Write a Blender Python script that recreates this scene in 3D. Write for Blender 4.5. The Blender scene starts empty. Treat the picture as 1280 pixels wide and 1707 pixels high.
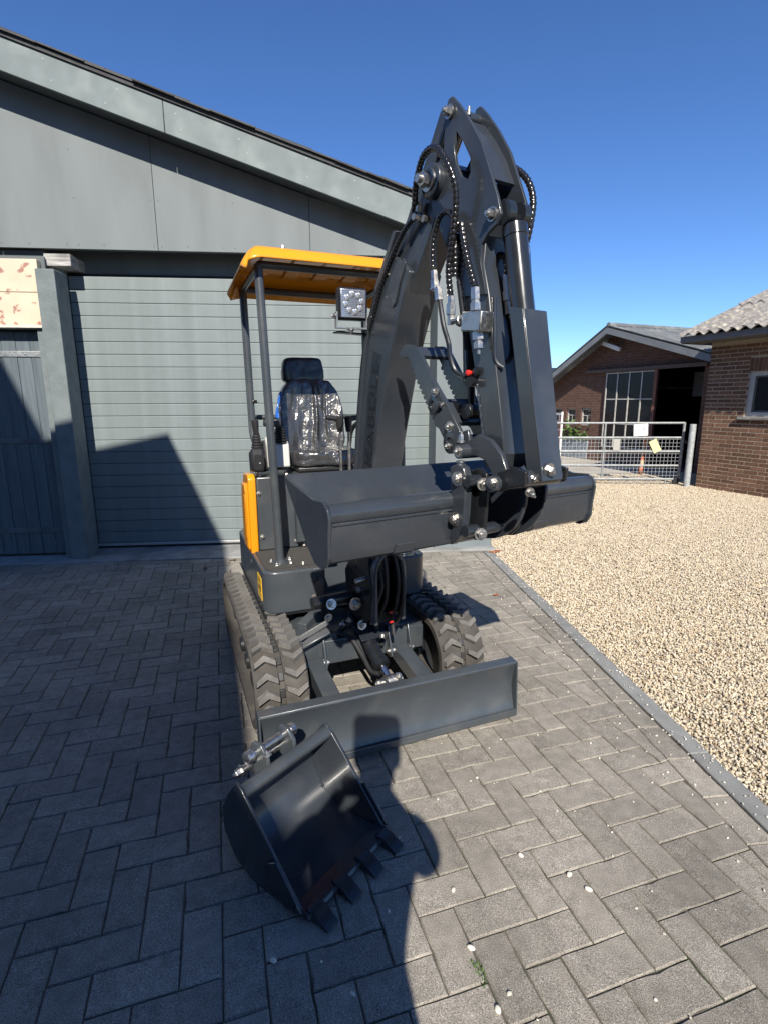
import bpy, bmesh, math, random
from mathutils import Vector, Matrix, Euler, noise as mnoise
R = math.radians
random.seed(7)
sc = bpy.context.scene
COL = sc.collection

# ------------------------------------------------------------------ camera, sky, sun, exposure
CAM_H = 1.418
cam_d = bpy.data.cameras.new('camera'); cam = bpy.data.objects.new('camera', cam_d); COL.objects.link(cam)
cam_d.sensor_fit = 'VERTICAL'; cam_d.sensor_height = 24.0; cam_d.lens = 24.0 * 880.34 / 1707.0
cam_d.clip_start = 0.02; cam_d.clip_end = 2000
cam.location = (0, 0, CAM_H)
cam.rotation_euler = (Matrix.Rotation(R(90 - 11.82), 4, 'X') @ Matrix.Rotation(R(-0.21), 4, 'Z')).to_euler()
sc.camera = cam

SUN_EL = R(38.5); LX = -0.045
world = bpy.data.worlds.new('World'); sc.world = world; world.use_nodes = True
wn = world.node_tree.nodes; wl = world.node_tree.links
bg = wn['Background']; bg.inputs[1].default_value = 0.100
sky = wn.new('ShaderNodeTexSky'); sky.sky_type = 'NISHITA'; sky.sun_disc = False
sky.sun_elevation = SUN_EL; sky.sun_rotation = R(180) - math.atan(LX)
sky.air_density = 0.75; sky.dust_density = 0.0; sky.ozone_density = 6.0; sky.altitude = 0
shs = wn.new('ShaderNodeHueSaturation'); shs.inputs['Saturation'].default_value = 1.1; shs.inputs['Hue'].default_value = .505
wl.new(sky.outputs[0], shs.inputs['Color']); wl.new(shs.outputs[0], bg.inputs[0])
sun_d = bpy.data.lights.new('sun', 'SUN'); sun_d.energy = 4.2; sun_d.angle = R(0.55); sun_d.color = (1.0, 0.94, 0.84)
sun = bpy.data.objects.new('sun', sun_d); COL.objects.link(sun)
SL = Vector((LX, 1, 0)).normalized() * math.cos(SUN_EL) + Vector((0, 0, -math.sin(SUN_EL)))
sun.rotation_euler = SL.to_track_quat('-Z', 'Y').to_euler(); sun.location = (2, -20, 18)
sc.view_settings.view_transform = 'Standard'; sc.view_settings.look = 'None'
sc.view_settings.gamma = 1; sc.view_settings.use_curve_mapping = False
sc.view_settings.exposure = 0.80

# ------------------------------------------------------------------ materials
MATS = {}
def nodes(m):
    return m.node_tree.nodes, m.node_tree.links
def mat(name, col, rough=0.5, metal=0.0, var=0.0, vscale=8.0, bump=0.0, bscale=60.0, coat=0.0, spec=0.5,
        col2=None, c2scale=3.0, c2lo=0.5, c2hi=0.62, rvar=0.0, bdist=0.002, objvar=0.0, detail=6.0, trans=0.0, coatr=0.08, stretch=None):
    if name in MATS: return MATS[name]
    m = bpy.data.materials.new(name); m.use_nodes = True; MATS[name] = m
    n, l = nodes(m); p = n['Principled BSDF']
    p.inputs['Roughness'].default_value = rough; p.inputs['Metallic'].default_value = metal
    p.inputs['Coat Weight'].default_value = coat; p.inputs['Coat Roughness'].default_value = coatr
    p.inputs['Specular IOR Level'].default_value = spec
    p.inputs['Transmission Weight'].default_value = trans
    tc = n.new('ShaderNodeTexCoord'); vec = tc.outputs['Object']
    if stretch:
        mp = n.new('ShaderNodeMapping'); mp.inputs['Scale'].default_value = stretch
        l.new(vec, mp.inputs[0]); vec = mp.outputs[0]
    c = (*col, 1); p.inputs['Base Color'].default_value = c
    out = None
    if col2:
        t = n.new('ShaderNodeTexNoise'); t.inputs['Scale'].default_value = c2scale; t.inputs['Detail'].default_value = detail
        l.new(vec, t.inputs['Vector'])
        mr = n.new('ShaderNodeMapRange'); mr.inputs[1].default_value = c2lo; mr.inputs[2].default_value = c2hi
        l.new(t.outputs[0], mr.inputs[0])
        mx = n.new('ShaderNodeMix'); mx.data_type = 'RGBA'; mx.inputs[6].default_value = c; mx.inputs[7].default_value = (*col2, 1)
        l.new(mr.outputs[0], mx.inputs[0]); out = mx.outputs[2]
    if var > 0 or objvar > 0:
        hs = n.new('ShaderNodeHueSaturation')
        if out: l.new(out, hs.inputs['Color'])
        else: hs.inputs['Color'].default_value = c
        val = None
        if var > 0:
            t = n.new('ShaderNodeTexNoise'); t.inputs['Scale'].default_value = vscale; t.inputs['Detail'].default_value = 8
            l.new(vec, t.inputs['Vector'])
            mr = n.new('ShaderNodeMapRange'); mr.inputs[1].default_value = .3; mr.inputs[2].default_value = .7
            mr.inputs[3].default_value = 1 - var; mr.inputs[4].default_value = 1 + var
            l.new(t.outputs[0], mr.inputs[0]); val = mr.outputs[0]
        if objvar > 0:
            oi = n.new('ShaderNodeObjectInfo'); gi = n.new('ShaderNodeNewGeometry')
            ad = n.new('ShaderNodeMath'); ad.operation = 'ADD'; l.new(oi.outputs['Random'], ad.inputs[0]); l.new(gi.outputs['Random Per Island'], ad.inputs[1])
            fr = n.new('ShaderNodeMath'); fr.operation = 'FRACT'; l.new(ad.outputs[0], fr.inputs[0])
            mr = n.new('ShaderNodeMapRange'); mr.inputs[3].default_value = 1 - objvar; mr.inputs[4].default_value = 1 + objvar
            l.new(fr.outputs[0], mr.inputs[0])
            if val:
                mu = n.new('ShaderNodeMath'); mu.operation = 'MULTIPLY'; l.new(val, mu.inputs[0]); l.new(mr.outputs[0], mu.inputs[1]); val = mu.outputs[0]
            else: val = mr.outputs[0]
        l.new(val, hs.inputs['Value']); out = hs.outputs[0]
    if out: l.new(out, p.inputs['Base Color'])
    if rvar > 0:
        t = n.new('ShaderNodeTexNoise'); t.inputs['Scale'].default_value = vscale * 2.3; t.inputs['Detail'].default_value = 6
        l.new(vec, t.inputs['Vector'])
        mr = n.new('ShaderNodeMapRange'); mr.inputs[1].default_value = .3; mr.inputs[2].default_value = .7
        mr.inputs[3].default_value = max(.02, rough - rvar); mr.inputs[4].default_value = rough + rvar
        l.new(t.outputs[0], mr.inputs[0]); l.new(mr.outputs[0], p.inputs['Roughness'])
    if bump > 0:
        t = n.new('ShaderNodeTexNoise'); t.inputs['Scale'].default_value = bscale; t.inputs['Detail'].default_value = 4
        l.new(vec, t.inputs['Vector'])
        b = n.new('ShaderNodeBump'); b.inputs['Strength'].default_value = bump; b.inputs['Distance'].default_value = bdist
        l.new(t.outputs[0], b.inputs['Height']); l.new(b.outputs[0], p.inputs['Normal'])
    return m

PAINT = mat('dark_paint', (.050, .058, .066), .34, var=.10, vscale=5, bump=.05, bscale=220, coat=.25, rvar=.08, coatr=.15, col2=(.085, .088, .088), c2scale=7, c2lo=.50, c2hi=.85, detail=12)
PAINT_D = mat('boom_paint', (.034, .040, .049), .30, var=.10, vscale=5, bump=.04, bscale=220, coat=.35, rvar=.07, coatr=.10, col2=(.060, .064, .068), c2scale=8, c2lo=.52, c2hi=.85, detail=12)
PAINT_G = mat('dark_paint_gloss', (.020, .024, .030), .22, var=.10, vscale=6, coat=.35, rvar=.06, coatr=.06)
BLACK = mat('black_metal', (.012, .013, .015), .33, var=.2, vscale=12, rvar=.1)
RUBBER_B = mat('black_rubber', (.016, .016, .017), .6, var=.25, vscale=20, bump=.2, bscale=150)
HOSE = mat('hose_guard', (.014, .014, .016), .22, coat=.3)
CHROME = mat('zinc_plated_steel', (.52, .505, .48), .40, 1.0, var=.15, vscale=40, rvar=.1)
ROD = mat('polished_rod', (.55, .55, .56), .26, 1.0)
ZGOLD = mat('yellow_zinc', (.55, .44, .25), .28, 1.0, var=.2, vscale=60)
YELLOW = mat('yellow_paint', (.78, .30, .008), .30, var=.06, vscale=4, coat=.5, rvar=.06)
TRACK = mat('track_rubber', (.066, .060, .054), .82, var=.22, vscale=14, bump=.35, bscale=130, col2=(.10, .09, .078), c2scale=9, c2lo=.5, c2hi=.8, spec=.3)
LUG = mat('lug_rubber', (.138, .130, .120), .85, var=.25, vscale=25, bump=.35, bscale=160, objvar=.15, spec=.3)
GALV = mat('galvanised_steel', (.36, .38, .39), .45, .75, var=.18, vscale=14, rvar=.12)
GALVW = mat('weathered_galvanised', (.33, .34, .335), .55, .35, var=.2, vscale=18, col2=(.30, .21, .13), c2scale=7, c2lo=.66, c2hi=.75)
CONC = mat('concrete', (.29, .29, .28), .9, var=.18, vscale=9, bump=.5, bscale=60, spec=.25, col2=(.22, .22, .21), c2scale=2.5)
KERB = mat('kerb_concrete', (.225, .225, .215), .88, var=.15, vscale=12, bump=.5, bscale=120, spec=.25, objvar=.08)
GREYP = mat('grey_board_paint', (.172, .194, .198), .62, var=.07, vscale=3, stretch=(1, 1, .22), col2=(.148, .165, .168), c2scale=4.5, c2lo=.48, c2hi=.72, detail=9, bump=.12, bscale=40, spec=.35, rvar=.06)
GREYB = mat('grey_bargeboard_paint', (.175, .205, .205), .68, var=.10, vscale=7, bump=.18, bscale=35, spec=.3, col2=(.22, .25, .245), c2scale=5, c2lo=.5, c2hi=.7)
POSTM = mat('post_paint', (.155, .180, .182), .7, var=.14, vscale=10, bump=.7, bscale=45, bdist=.004, spec=.3)
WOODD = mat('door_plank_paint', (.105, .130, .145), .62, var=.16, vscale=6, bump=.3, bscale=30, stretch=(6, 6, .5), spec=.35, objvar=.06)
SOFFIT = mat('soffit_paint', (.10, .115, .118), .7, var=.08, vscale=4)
CREAM = mat('flaking_cream_paint', (.60, .50, .37), .65, var=.08, vscale=6, bump=.4, bscale=30, bdist=.003, col2=(.34, .17, .13), c2scale=15, c2lo=.59, c2hi=.65, detail=12)
WOODRAW = mat('weathered_timber', (.34, .33, .31), .85, var=.45, vscale=9, bump=.9, bscale=22, bdist=.006, stretch=(.6, 1, 5))
SLATE = mat('roof_slate', (.050, .050, .052), .75, var=.3, vscale=14, bump=.5, bscale=50, objvar=.3, col2=(.13, .13, .12), c2scale=9, c2lo=.58, c2hi=.72)
ALU = mat('aluminium_strip', (.62, .63, .62), .38, .6, var=.08, vscale=8)
SEAL = mat('rubber_seal', (.012, .013, .014), .7)
PLASTIC = mat('black_plastic', (.022, .022, .023), .42, var=.12, vscale=20, bump=.2, bscale=260)
CREAMPL = mat('grey_plastic', (.52, .51, .48), .45, var=.05, vscale=6)
BLUEF = mat('blue_film', (.02, .11, .42), .18, coat=.4, bump=.6, bscale=25, bdist=.01)
REDP = mat('red_plastic', (.62, .03, .02), .4)
ORANGE = mat('orange_tarp', (.72, .10, .03), .6, var=.25, vscale=12)
WHITE = mat('white_sheet', (.78, .78, .75), .5, var=.04, vscale=5)
YSIGN = mat('pale_yellow_sheet', (.66, .63, .33), .55, var=.08, vscale=6)
GLASS = mat('dark_window_glass', (.012, .014, .016), .05, spec=.7, coat=.3)
FRAMEW = mat('window_frame_paint', (.46, .47, .44), .5, var=.08, vscale=8)
BARNW = mat('whitewashed_frame', (.50, .48, .43), .7, var=.2, vscale=12)
RUST = mat('rusty_steel', (.20, .085, .055), .75, var=.3, vscale=16, bump=.3)
DARKIN = mat('dark_interior', (.018, .017, .016), .9, var=.3, vscale=2)
MORTAR = mat('mortar', (.44, .36, .27), .95, var=.15, vscale=15, bump=.4, bscale=90, spec=.2)
BRICK = mat('red_brown_brick', (.165, .092, .060), .88, var=.28, vscale=22, bump=.6, bscale=110, objvar=.28, spec=.2)
SOIL = mat('joint_sand', (.115, .105, .085), .95, var=.3, vscale=30, bump=.8, bscale=200, col2=(.040, .055, .022), c2scale=4, c2lo=.52, c2hi=.64, spec=.15)
LEAFG = mat('leaf_green', (.075, .15, .030), .6, var=.3, vscale=9, objvar=.3)
LEAFO = mat('dry_leaf', (.36, .11, .045), .7, var=.2, vscale=30)
PEBW = mat('white_pebble', (.62, .57, .48), .8, objvar=.25, bump=.3, bscale=90)
TERRA = mat('grey_planter', (.20, .23, .25), .7, var=.12, vscale=9)
CLOTH = mat('dark_jacket', (.03, .035, .05), .85, var=.15, vscale=12)
SOLAR = mat('dark_slate_roof', (.028, .035, .050), .45, var=.2, vscale=3)
FARW = mat('far_wall', (.20, .12, .09), .9, var=.2, vscale=4)

def brick_mat(name, c1, c2, mort, sx=1.0):
    m = bpy.data.materials.new(name); m.use_nodes = True; n, l = nodes(m); p = n['Principled BSDF']
    p.inputs['Roughness'].default_value = .9; p.inputs['Specular IOR Level'].default_value = .2
    uv = n.new('ShaderNodeUVMap'); b = n.new('ShaderNodeTexBrick')
    b.inputs['Scale'].default_value = 1.0; b.inputs['Brick Width'].default_value = .22; b.inputs['Row Height'].default_value = .0625
    b.inputs['Mortar Size'].default_value = .006; b.inputs['Color1'].default_value = (*c1, 1); b.inputs['Color2'].default_value = (*c2, 1); b.inputs['Mortar'].default_value = (*mort, 1)
    l.new(uv.outputs[0], b.inputs['Vector'])
    t = n.new('ShaderNodeTexNoise'); t.inputs['Scale'].default_value = 9; t.inputs['Detail'].default_value = 8; l.new(uv.outputs[0], t.inputs['Vector'])
    hs = n.new('ShaderNodeHueSaturation'); l.new(b.outputs[0], hs.inputs['Color'])
    mr = n.new('ShaderNodeMapRange'); mr.inputs[3].default_value = .6; mr.inputs[4].default_value = 1.4; l.new(t.outputs[0], mr.inputs[0]); l.new(mr.outputs[0], hs.inputs['Value'])
    l.new(hs.outputs[0], p.inputs['Base Color'])
    bp = n.new('ShaderNodeBump'); bp.inputs['Strength'].default_value = .6; bp.inputs['Distance'].default_value = .008; bp.invert = True
    l.new(b.outputs['Fac'], bp.inputs['Height']); l.new(bp.outputs[0], p.inputs['Normal'])
    return m
BRICKFAR = brick_mat('far_brick_wall', (.120, .060, .045), (.150, .080, .058), (.15, .115, .09))

# pavers: speckled concrete block
def paver_mat():
    m = bpy.data.materials.new('concrete_paver'); m.use_nodes = True; n, l = nodes(m); p = n['Principled BSDF']
    p.inputs['Roughness'].default_value = .9; p.inputs['Specular IOR Level'].default_value = .22
    g = n.new('ShaderNodeNewGeometry'); oi = n.new('ShaderNodeObjectInfo')
    def noise(s, d=4):
        t = n.new('ShaderNodeTexNoise'); t.inputs['Scale'].default_value = s; t.inputs['Detail'].default_value = d; l.new(g.outputs['Position'], t.inputs['Vector']); return t
    sp = noise(420, 2); r1 = n.new('ShaderNodeValToRGB'); e = r1.color_ramp.elements
    e[0].position = .34; e[0].color = (.128, .114, .096, 1); e[1].position = .52; e[1].color = (.276, .250, .210, 1)
    x = e.new(.64); x.color = (.34, .315, .272, 1); x = e.new(.72); x.color = (.58, .55, .49, 1)
    l.new(sp.outputs[0], r1.inputs[0])
    big = noise(2.6, 8); mid = noise(24, 6)
    a = n.new('ShaderNodeMath'); a.operation = 'ADD'; l.new(oi.outputs['Random'], a.inputs[0]); l.new(g.outputs['Random Per Island'], a.inputs[1])
    f = n.new('ShaderNodeMath'); f.operation = 'FRACT'; l.new(a.outputs[0], f.inputs[0])
    m1 = n.new('ShaderNodeMapRange'); m1.inputs[3].default_value = .88; m1.inputs[4].default_value = 1.12; l.new(f.outputs[0], m1.inputs[0])
    m2 = n.new('ShaderNodeMapRange'); m2.inputs[1].default_value = .3; m2.inputs[2].default_value = .7; m2.inputs[3].default_value = .80; m2.inputs[4].default_value = 1.20; l.new(big.outputs[0], m2.inputs[0])
    m3 = n.new('ShaderNodeMapRange'); m3.inputs[1].default_value = .3; m3.inputs[2].default_value = .7; m3.inputs[3].default_value = .85; m3.inputs[4].default_value = 1.15; l.new(mid.outputs[0], m3.inputs[0])
    q = n.new('ShaderNodeMath'); q.operation = 'MULTIPLY'; l.new(m1.outputs[0], q.inputs[0]); l.new(m2.outputs[0], q.inputs[1])
    q2 = n.new('ShaderNodeMath'); q2.operation = 'MULTIPLY'; l.new(q.outputs[0], q2.inputs[0]); l.new(m3.outputs[0], q2.inputs[1])
    hs = n.new('ShaderNodeHueSaturation'); l.new(r1.outputs[0], hs.inputs['Color']); l.new(q2.outputs[0], hs.inputs['Value']); l.new(hs.outputs[0], p.inputs['Base Color'])
    bp = n.new('ShaderNodeBump'); bp.inputs['Strength'].default_value = .55; bp.inputs['Distance'].default_value = .0025; l.new(noise(300, 3).outputs[0], bp.inputs['Height']); l.new(bp.outputs[0], p.inputs['Normal'])
    return m
PAVER = paver_mat()

def gravel_mat(name, ground=False):
    m = bpy.data.materials.new(name); m.use_nodes = True; n, l = nodes(m); p = n['Principled BSDF']
    p.inputs['Roughness'].default_value = .8; p.inputs['Specular IOR Level'].default_value = .25
    r1 = n.new('ShaderNodeValToRGB'); e = r1.color_ramp.elements
    e[0].position = 0; e[0].color = (.20, .135, .085, 1); e[1].position = 1; e[1].color = (.70, .62, .50, 1)
    for pos, c in ((.06, (.40, .31, .20)), (.35, (.58, .485, .345)), (.72, (.68, .59, .45)), (.92, (.36, .33, .28))):
        x = e.new(pos); x.color = (*c, 1)
    if ground:
        g = n.new('ShaderNodeNewGeometry'); v = n.new('ShaderNodeTexVoronoi'); v.inputs['Scale'].default_value = 75; l.new(g.outputs['Position'], v.inputs['Vector'])
        sx = n.new('ShaderNodeSeparateColor'); l.new(v.outputs['Color'], sx.inputs[0]); l.new(sx.outputs[0], r1.inputs[0])
        mr = n.new('ShaderNodeMapRange'); mr.inputs[1].default_value = 0; mr.inputs[2].default_value = .6; mr.inputs[3].default_value = 1.0; mr.inputs[4].default_value = .6; l.new(v.outputs['Distance'], mr.inputs[0])
        t = n.new('ShaderNodeTexNoise'); t.inputs['Scale'].default_value = .9; t.inputs['Detail'].default_value = 5; l.new(g.outputs['Position'], t.inputs['Vector'])
        m2 = n.new('ShaderNodeMapRange'); m2.inputs[1].default_value = .35; m2.inputs[2].default_value = .65; m2.inputs[3].default_value = .8; m2.inputs[4].default_value = 1.05; l.new(t.outputs[0], m2.inputs[0])
        q = n.new('ShaderNodeMath'); q.operation = 'MULTIPLY'; l.new(mr.outputs[0], q.inputs[0]); l.new(m2.outputs[0], q.inputs[1])
        hs = n.new('ShaderNodeHueSaturation'); l.new(r1.outputs[0], hs.inputs['Color']); l.new(q.outputs[0], hs.inputs['Value']); l.new(hs.outputs[0], p.inputs['Base Color'])
        bp = n.new('ShaderNodeBump'); bp.inputs['Strength'].default_value = .9; bp.inputs['Distance'].default_value = .008; bp.invert = True
        l.new(v.outputs['Distance'], bp.inputs['Height']); l.new(bp.outputs[0], p.inputs['Normal'])
    else:
        oi = n.new('ShaderNodeObjectInfo'); l.new(oi.outputs['Random'], r1.inputs[0])
        l.new(r1.outputs[0], p.inputs['Base Color'])
    return m
GRAVEL = gravel_mat('gravel_ground', True); STONE = gravel_mat('gravel_stone')

def wrap_mat():
    m = bpy.data.materials.new('plastic_wrapped_vinyl'); m.use_nodes = True; n, l = nodes(m); p = n['Principled BSDF']
    p.inputs['Base Color'].default_value = (.040, .040, .042, 1); p.inputs['Roughness'].default_value = .34; p.inputs['Coat Weight'].default_value = 1; p.inputs['Coat Roughness'].default_value = .16
    p.inputs['Specular IOR Level'].default_value = .8
    tc = n.new('ShaderNodeTexCoord'); mp = n.new('ShaderNodeMapping'); mp.inputs['Scale'].default_value = (1.25, 1.0, .42); l.new(tc.outputs['Object'], mp.inputs[0])
    t = n.new('ShaderNodeTexNoise'); t.inputs['Scale'].default_value = 5; t.inputs['Detail'].default_value = 1.5; t.inputs['Distortion'].default_value = 1.6; l.new(mp.outputs[0], t.inputs['Vector'])
    v = n.new('ShaderNodeTexNoise'); v.inputs['Scale'].default_value = 34; v.inputs['Detail'].default_value = 3; v.inputs['Distortion'].default_value = 1.2; l.new(tc.outputs['Object'], v.inputs['Vector'])
    a = n.new('ShaderNodeMath'); a.operation = 'MULTIPLY_ADD'; a.inputs[1].default_value = .07; l.new(v.outputs[0], a.inputs[0]); l.new(t.outputs[0], a.inputs[2])
    b = n.new('ShaderNodeBump'); b.inputs['Strength'].default_value = 1.0; b.inputs['Distance'].default_value = .065; l.new(a.outputs[0], b.inputs['Height'])
    l.new(b.outputs[0], p.inputs['Normal']); l.new(b.outputs[0], p.inputs['Coat Normal'])
    return m
WRAP = wrap_mat()

def slat_mat():
    m = bpy.data.materials.new('woodgrain_door_panel'); m.use_nodes = True; n, l = nodes(m); p = n['Principled BSDF']
    p.inputs['Roughness'].default_value = .5; p.inputs['Specular IOR Level'].default_value = .4
    g = n.new('ShaderNodeTexCoord'); mp = n.new('ShaderNodeMapping'); mp.inputs['Scale'].default_value = (3, 1, 42); l.new(g.outputs['Object'], mp.inputs[0])
    t = n.new('ShaderNodeTexNoise'); t.inputs['Scale'].default_value = 4; t.inputs['Detail'].default_value = 7; l.new(mp.outputs[0], t.inputs['Vector'])
    mp2 = n.new('ShaderNodeMapping'); mp2.inputs['Scale'].default_value = (3.5, 1, .7); l.new(g.outputs['Object'], mp2.inputs[0])
    t2 = n.new('ShaderNodeTexNoise'); t2.inputs['Scale'].default_value = 3; t2.inputs['Detail'].default_value = 6; l.new(mp2.outputs[0], t2.inputs['Vector'])
    hs = n.new('ShaderNodeHueSaturation'); hs.inputs['Color'].default_value = (.182, .212, .213, 1)
    mr = n.new('ShaderNodeMapRange'); mr.inputs[1].default_value = .3; mr.inputs[2].default_value = .7; mr.inputs[3].default_value = .90; mr.inputs[4].default_value = 1.10; l.new(t2.outputs[0], mr.inputs[0])
    oi = n.new('ShaderNodeObjectInfo'); m2 = n.new('ShaderNodeMapRange'); m2.inputs[3].default_value = .97; m2.inputs[4].default_value = 1.03; l.new(oi.outputs['Random'], m2.inputs[0])
    q = n.new('ShaderNodeMath'); q.operation = 'MULTIPLY'; l.new(mr.outputs[0], q.inputs[0]); l.new(m2.outputs[0], q.inputs[1]); l.new(q.outputs[0], hs.inputs['Value']); l.new(hs.outputs[0], p.inputs['Base Color'])
    b = n.new('ShaderNodeBump'); b.inputs['Strength'].default_value = .30; b.inputs['Distance'].default_value = .0015; l.new(t.outputs[0], b.inputs['Height']); l.new(b.outputs[0], p.inputs['Normal'])
    return m
SLAT = slat_mat()

# ------------------------------------------------------------------ mesh helpers
class MB:
    def __init__(s): s.bm = bmesh.new()
    def _f(s, vs):
        try: return s.bm.faces.new(vs)
        except ValueError: return None
    def box(s, c, d, rot=None):
        M = Matrix.Translation(c)
        if rot is not None: M = M @ (rot.to_4x4() if isinstance(rot, Matrix) else Euler(rot).to_matrix().to_4x4())
        h = [Vector((x * d[0] / 2, y * d[1] / 2, z * d[2] / 2)) for x in (-1, 1) for y in (-1, 1) for z in (-1, 1)]
        v = [s.bm.verts.new(M @ p) for p in h]
        for f in ((0, 1, 3, 2), (4, 6, 7, 5), (0, 4, 5, 1), (2, 3, 7, 6), (0, 2, 6, 4), (1, 5, 7, 3)): s._f([v[i] for i in f])
        return s
    def bb(s, x0, x1, y0, y1, z0, z1): return s.box(((x0 + x1) / 2, (y0 + y1) / 2, (z0 + z1) / 2), (x1 - x0, y1 - y0, z1 - z0))
    def bar(s, p0, p1, w, h, up=(0, 0, 1)):
        p0, p1 = Vector(p0), Vector(p1); y = (p1 - p0); L = y.length; y = y / L
        up = Vector(up); x = y.cross(up)
        if x.length < 1e-4: x = y.cross(Vector((1, 0, 0)))
        x.normalize(); z = x.cross(y)
        M = Matrix((x, y, z)).transposed()
        return s.box((p0 + p1) / 2, (w, L, h), M)
    def rings(s, rings, caps=True, closed=False):
        vr = [[s.bm.verts.new(p) for p in r] for r in rings]; n = len(vr[0])
        pairs = list(zip(vr[:-1], vr[1:]))
        if closed: pairs.append((vr[-1], vr[0]))
        for a, b in pairs:
            for i in range(n): s._f([a[i], a[(i + 1) % n], b[(i + 1) % n], b[i]])
        if caps and not closed: s._f(vr[0][::-1]); s._f(vr[-1])
        return s
    def lathe(s, p0, axis, prof, seg=20):
        p0 = Vector(p0); a = Vector(axis).normalized()
        x = a.orthogonal().normalized(); y = a.cross(x)
        return s.rings([[p0 + a * t + (x * math.cos(2 * math.pi * i / seg) + y * math.sin(2 * math.pi * i / seg)) * r for i in range(seg)] for t, r in prof])
    def cyl(s, p0, p1, r, r2=None, seg=16):
        p0, p1 = Vector(p0), Vector(p1); return s.lathe(p0, p1 - p0, [(0, r), ((p1 - p0).length, r if r2 is None else r2)], seg)
    def tube(s, pts, r, seg=8, sm=0):
        pts = [Vector(p) for p in pts]
        if sm: pts = smooth_path(pts, sm)
        n = len(pts); T = []
        for i in range(n): T.append((pts[min(i + 1, n - 1)] - pts[max(i - 1, 0)]).normalized())
        x = T[0].orthogonal().normalized(); rg = []
        for i in range(n):
            x = (x - T[i] * x.dot(T[i])); x = x.normalized() if x.length > 1e-6 else T[i].orthogonal().normalized(); y = T[i].cross(x)
            if isinstance(r, (list, tuple)):
                f = i / (n - 1) * (len(r) - 1); j = min(int(f), len(r) - 2); rr = r[j] + (r[j + 1] - r[j]) * (f - j)
            else: rr = r(i) if callable(r) else r
            rg.append([pts[i] + (x * math.cos(2 * math.pi * k / seg) + y * math.sin(2 * math.pi * k / seg)) * rr for k in range(seg)])
        return s.rings(rg)
    def prism(s, poly, t0, t1, f):
        # poly of (a,b); f(a,b,t)->xyz
        b0 = [s.bm.verts.new(f(a, b, t0)) for a, b in poly]; b1 = [s.bm.verts.new(f(a, b, t1)) for a, b in poly]; n = len(poly)
        s._f(b0[::-1]); s._f(b1)
        for i in range(n): s._f([b0[i], b0[(i + 1) % n], b1[(i + 1) % n], b1[i]])
        return s
    def plate(s, poly, holes, t0, t1, f):
        # extruded plate with holes
        loops = [poly] + holes; sides = []
        for t in (t0, t1):
            es = []; vl = []
            for lp in loops:
                vs = [s.bm.verts.new(f(a, b, t)) for a, b in lp]; vl.append(vs)
                es += [s.bm.edges.new((vs[i], vs[(i + 1) % len(vs)])) for i in range(len(vs))]
            bmesh.ops.triangle_fill(s.bm, use_beauty=True, use_dissolve=False, edges=es); sides.append(vl)
        for a, b in zip(*sides):
            n = len(a)
            for i in range(n): s._f([a[i], a[(i + 1) % n], b[(i + 1) % n], b[i]])
        return s
    def ball(s, c, r, sub=2, sc=(1, 1, 1), rot=None, jit=0):
        M = Matrix.Translation(c)
        if rot: M = M @ Euler(rot).to_matrix().to_4x4()
        M = M @ Matrix.Diagonal((r * sc[0], r * sc[1], r * sc[2], 1))
        g = bmesh.ops.create_icosphere(s.bm, subdivisions=sub, radius=1)
        for v in g['verts']:
            k = 1 + (random.uniform(-jit, jit) if jit else 0); v.co = M @ (v.co * k)
        return s
    def hexbolt(s, p, axis, r=.012, h=.010, washer=True):
        p = Vector(p); a = Vector(axis).normalized()
        if washer: s.lathe(p, a, [(0, r * 1.55), (h * .25, r * 1.55)], 16)
        s.lathe(p + a * h * .25, a, [(0, r), (h * .8, r), (h, r * .8)], 6)
        s.lathe(p + a * h * 1.2, a, [(0, r * .5), (h * .5, r * .45)], 8)
        return s
    def mesh(s, name, smooth=35):
        bmesh.ops.recalc_face_normals(s.bm, faces=s.bm.faces[:])
        me = bpy.data.meshes.new(name); s.bm.to_mesh(me); s.bm.free()
        if smooth:
            me.polygons.foreach_set('use_smooth', [True] * len(me.polygons)); me.set_sharp_from_angle(angle=R(smooth))
        return me
    def build(s, name, m, parent=None, loc=(0, 0, 0), rot=(0, 0, 0), bevel=0, smooth=35, seg=2):
        return place(name, s.mesh(name, smooth), m, parent, loc, rot, bevel, seg)
def place(name, me, m, parent=None, loc=(0, 0, 0), rot=(0, 0, 0), bevel=0, seg=2):
    o = bpy.data.objects.new(name, me)
    if m is not None and not me.materials: me.materials.append(m)
    COL.objects.link(o); o.location = loc; o.rotation_euler = rot
    if parent: o.parent = parent
    if bevel:
        b = o.modifiers.new('bevel', 'BEVEL'); b.width = bevel; b.segments = seg; b.limit_method = 'ANGLE'; b.angle_limit = R(40); b.harden_normals = False
    return o
def smooth_path(pts, k):
    out = []; n = len(pts)
    for i in range(n - 1):
        p0, p1, p2, p3 = pts[max(i - 1, 0)], pts[i], pts[i + 1], pts[min(i + 2, n - 1)]
        for j in range(k):
            t = j / k
            out.append(.5 * ((2 * p1) + (p2 - p0) * t + (2 * p0 - 5 * p1 + 4 * p2 - p3) * t * t + (3 * p1 - p0 - 3 * p2 + p3) * t ** 3))
    out.append(pts[-1]); return out
def resample(pts, step):
    out = [pts[0]]; acc = 0
    for a, b in zip(pts[:-1], pts[1:]):
        L = (b - a).length; 
        if L < 1e-9: continue
        d = step - acc
        while d <= L: out.append(a.lerp(b, d / L)); d += step
        acc = L - (d - step)
    return out
def empty(name, loc=(0, 0, 0), rz=0, parent=None):
    o = bpy.data.objects.new(name, None); COL.objects.link(o); o.location = loc; o.rotation_euler = (0, 0, rz); o.empty_display_size = .1
    if parent: o.parent = parent
    return o
def tag(o, label, cat, group=None):
    o['label'] = label; o['category'] = cat
    if group: o['group'] = group
    return o
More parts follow.
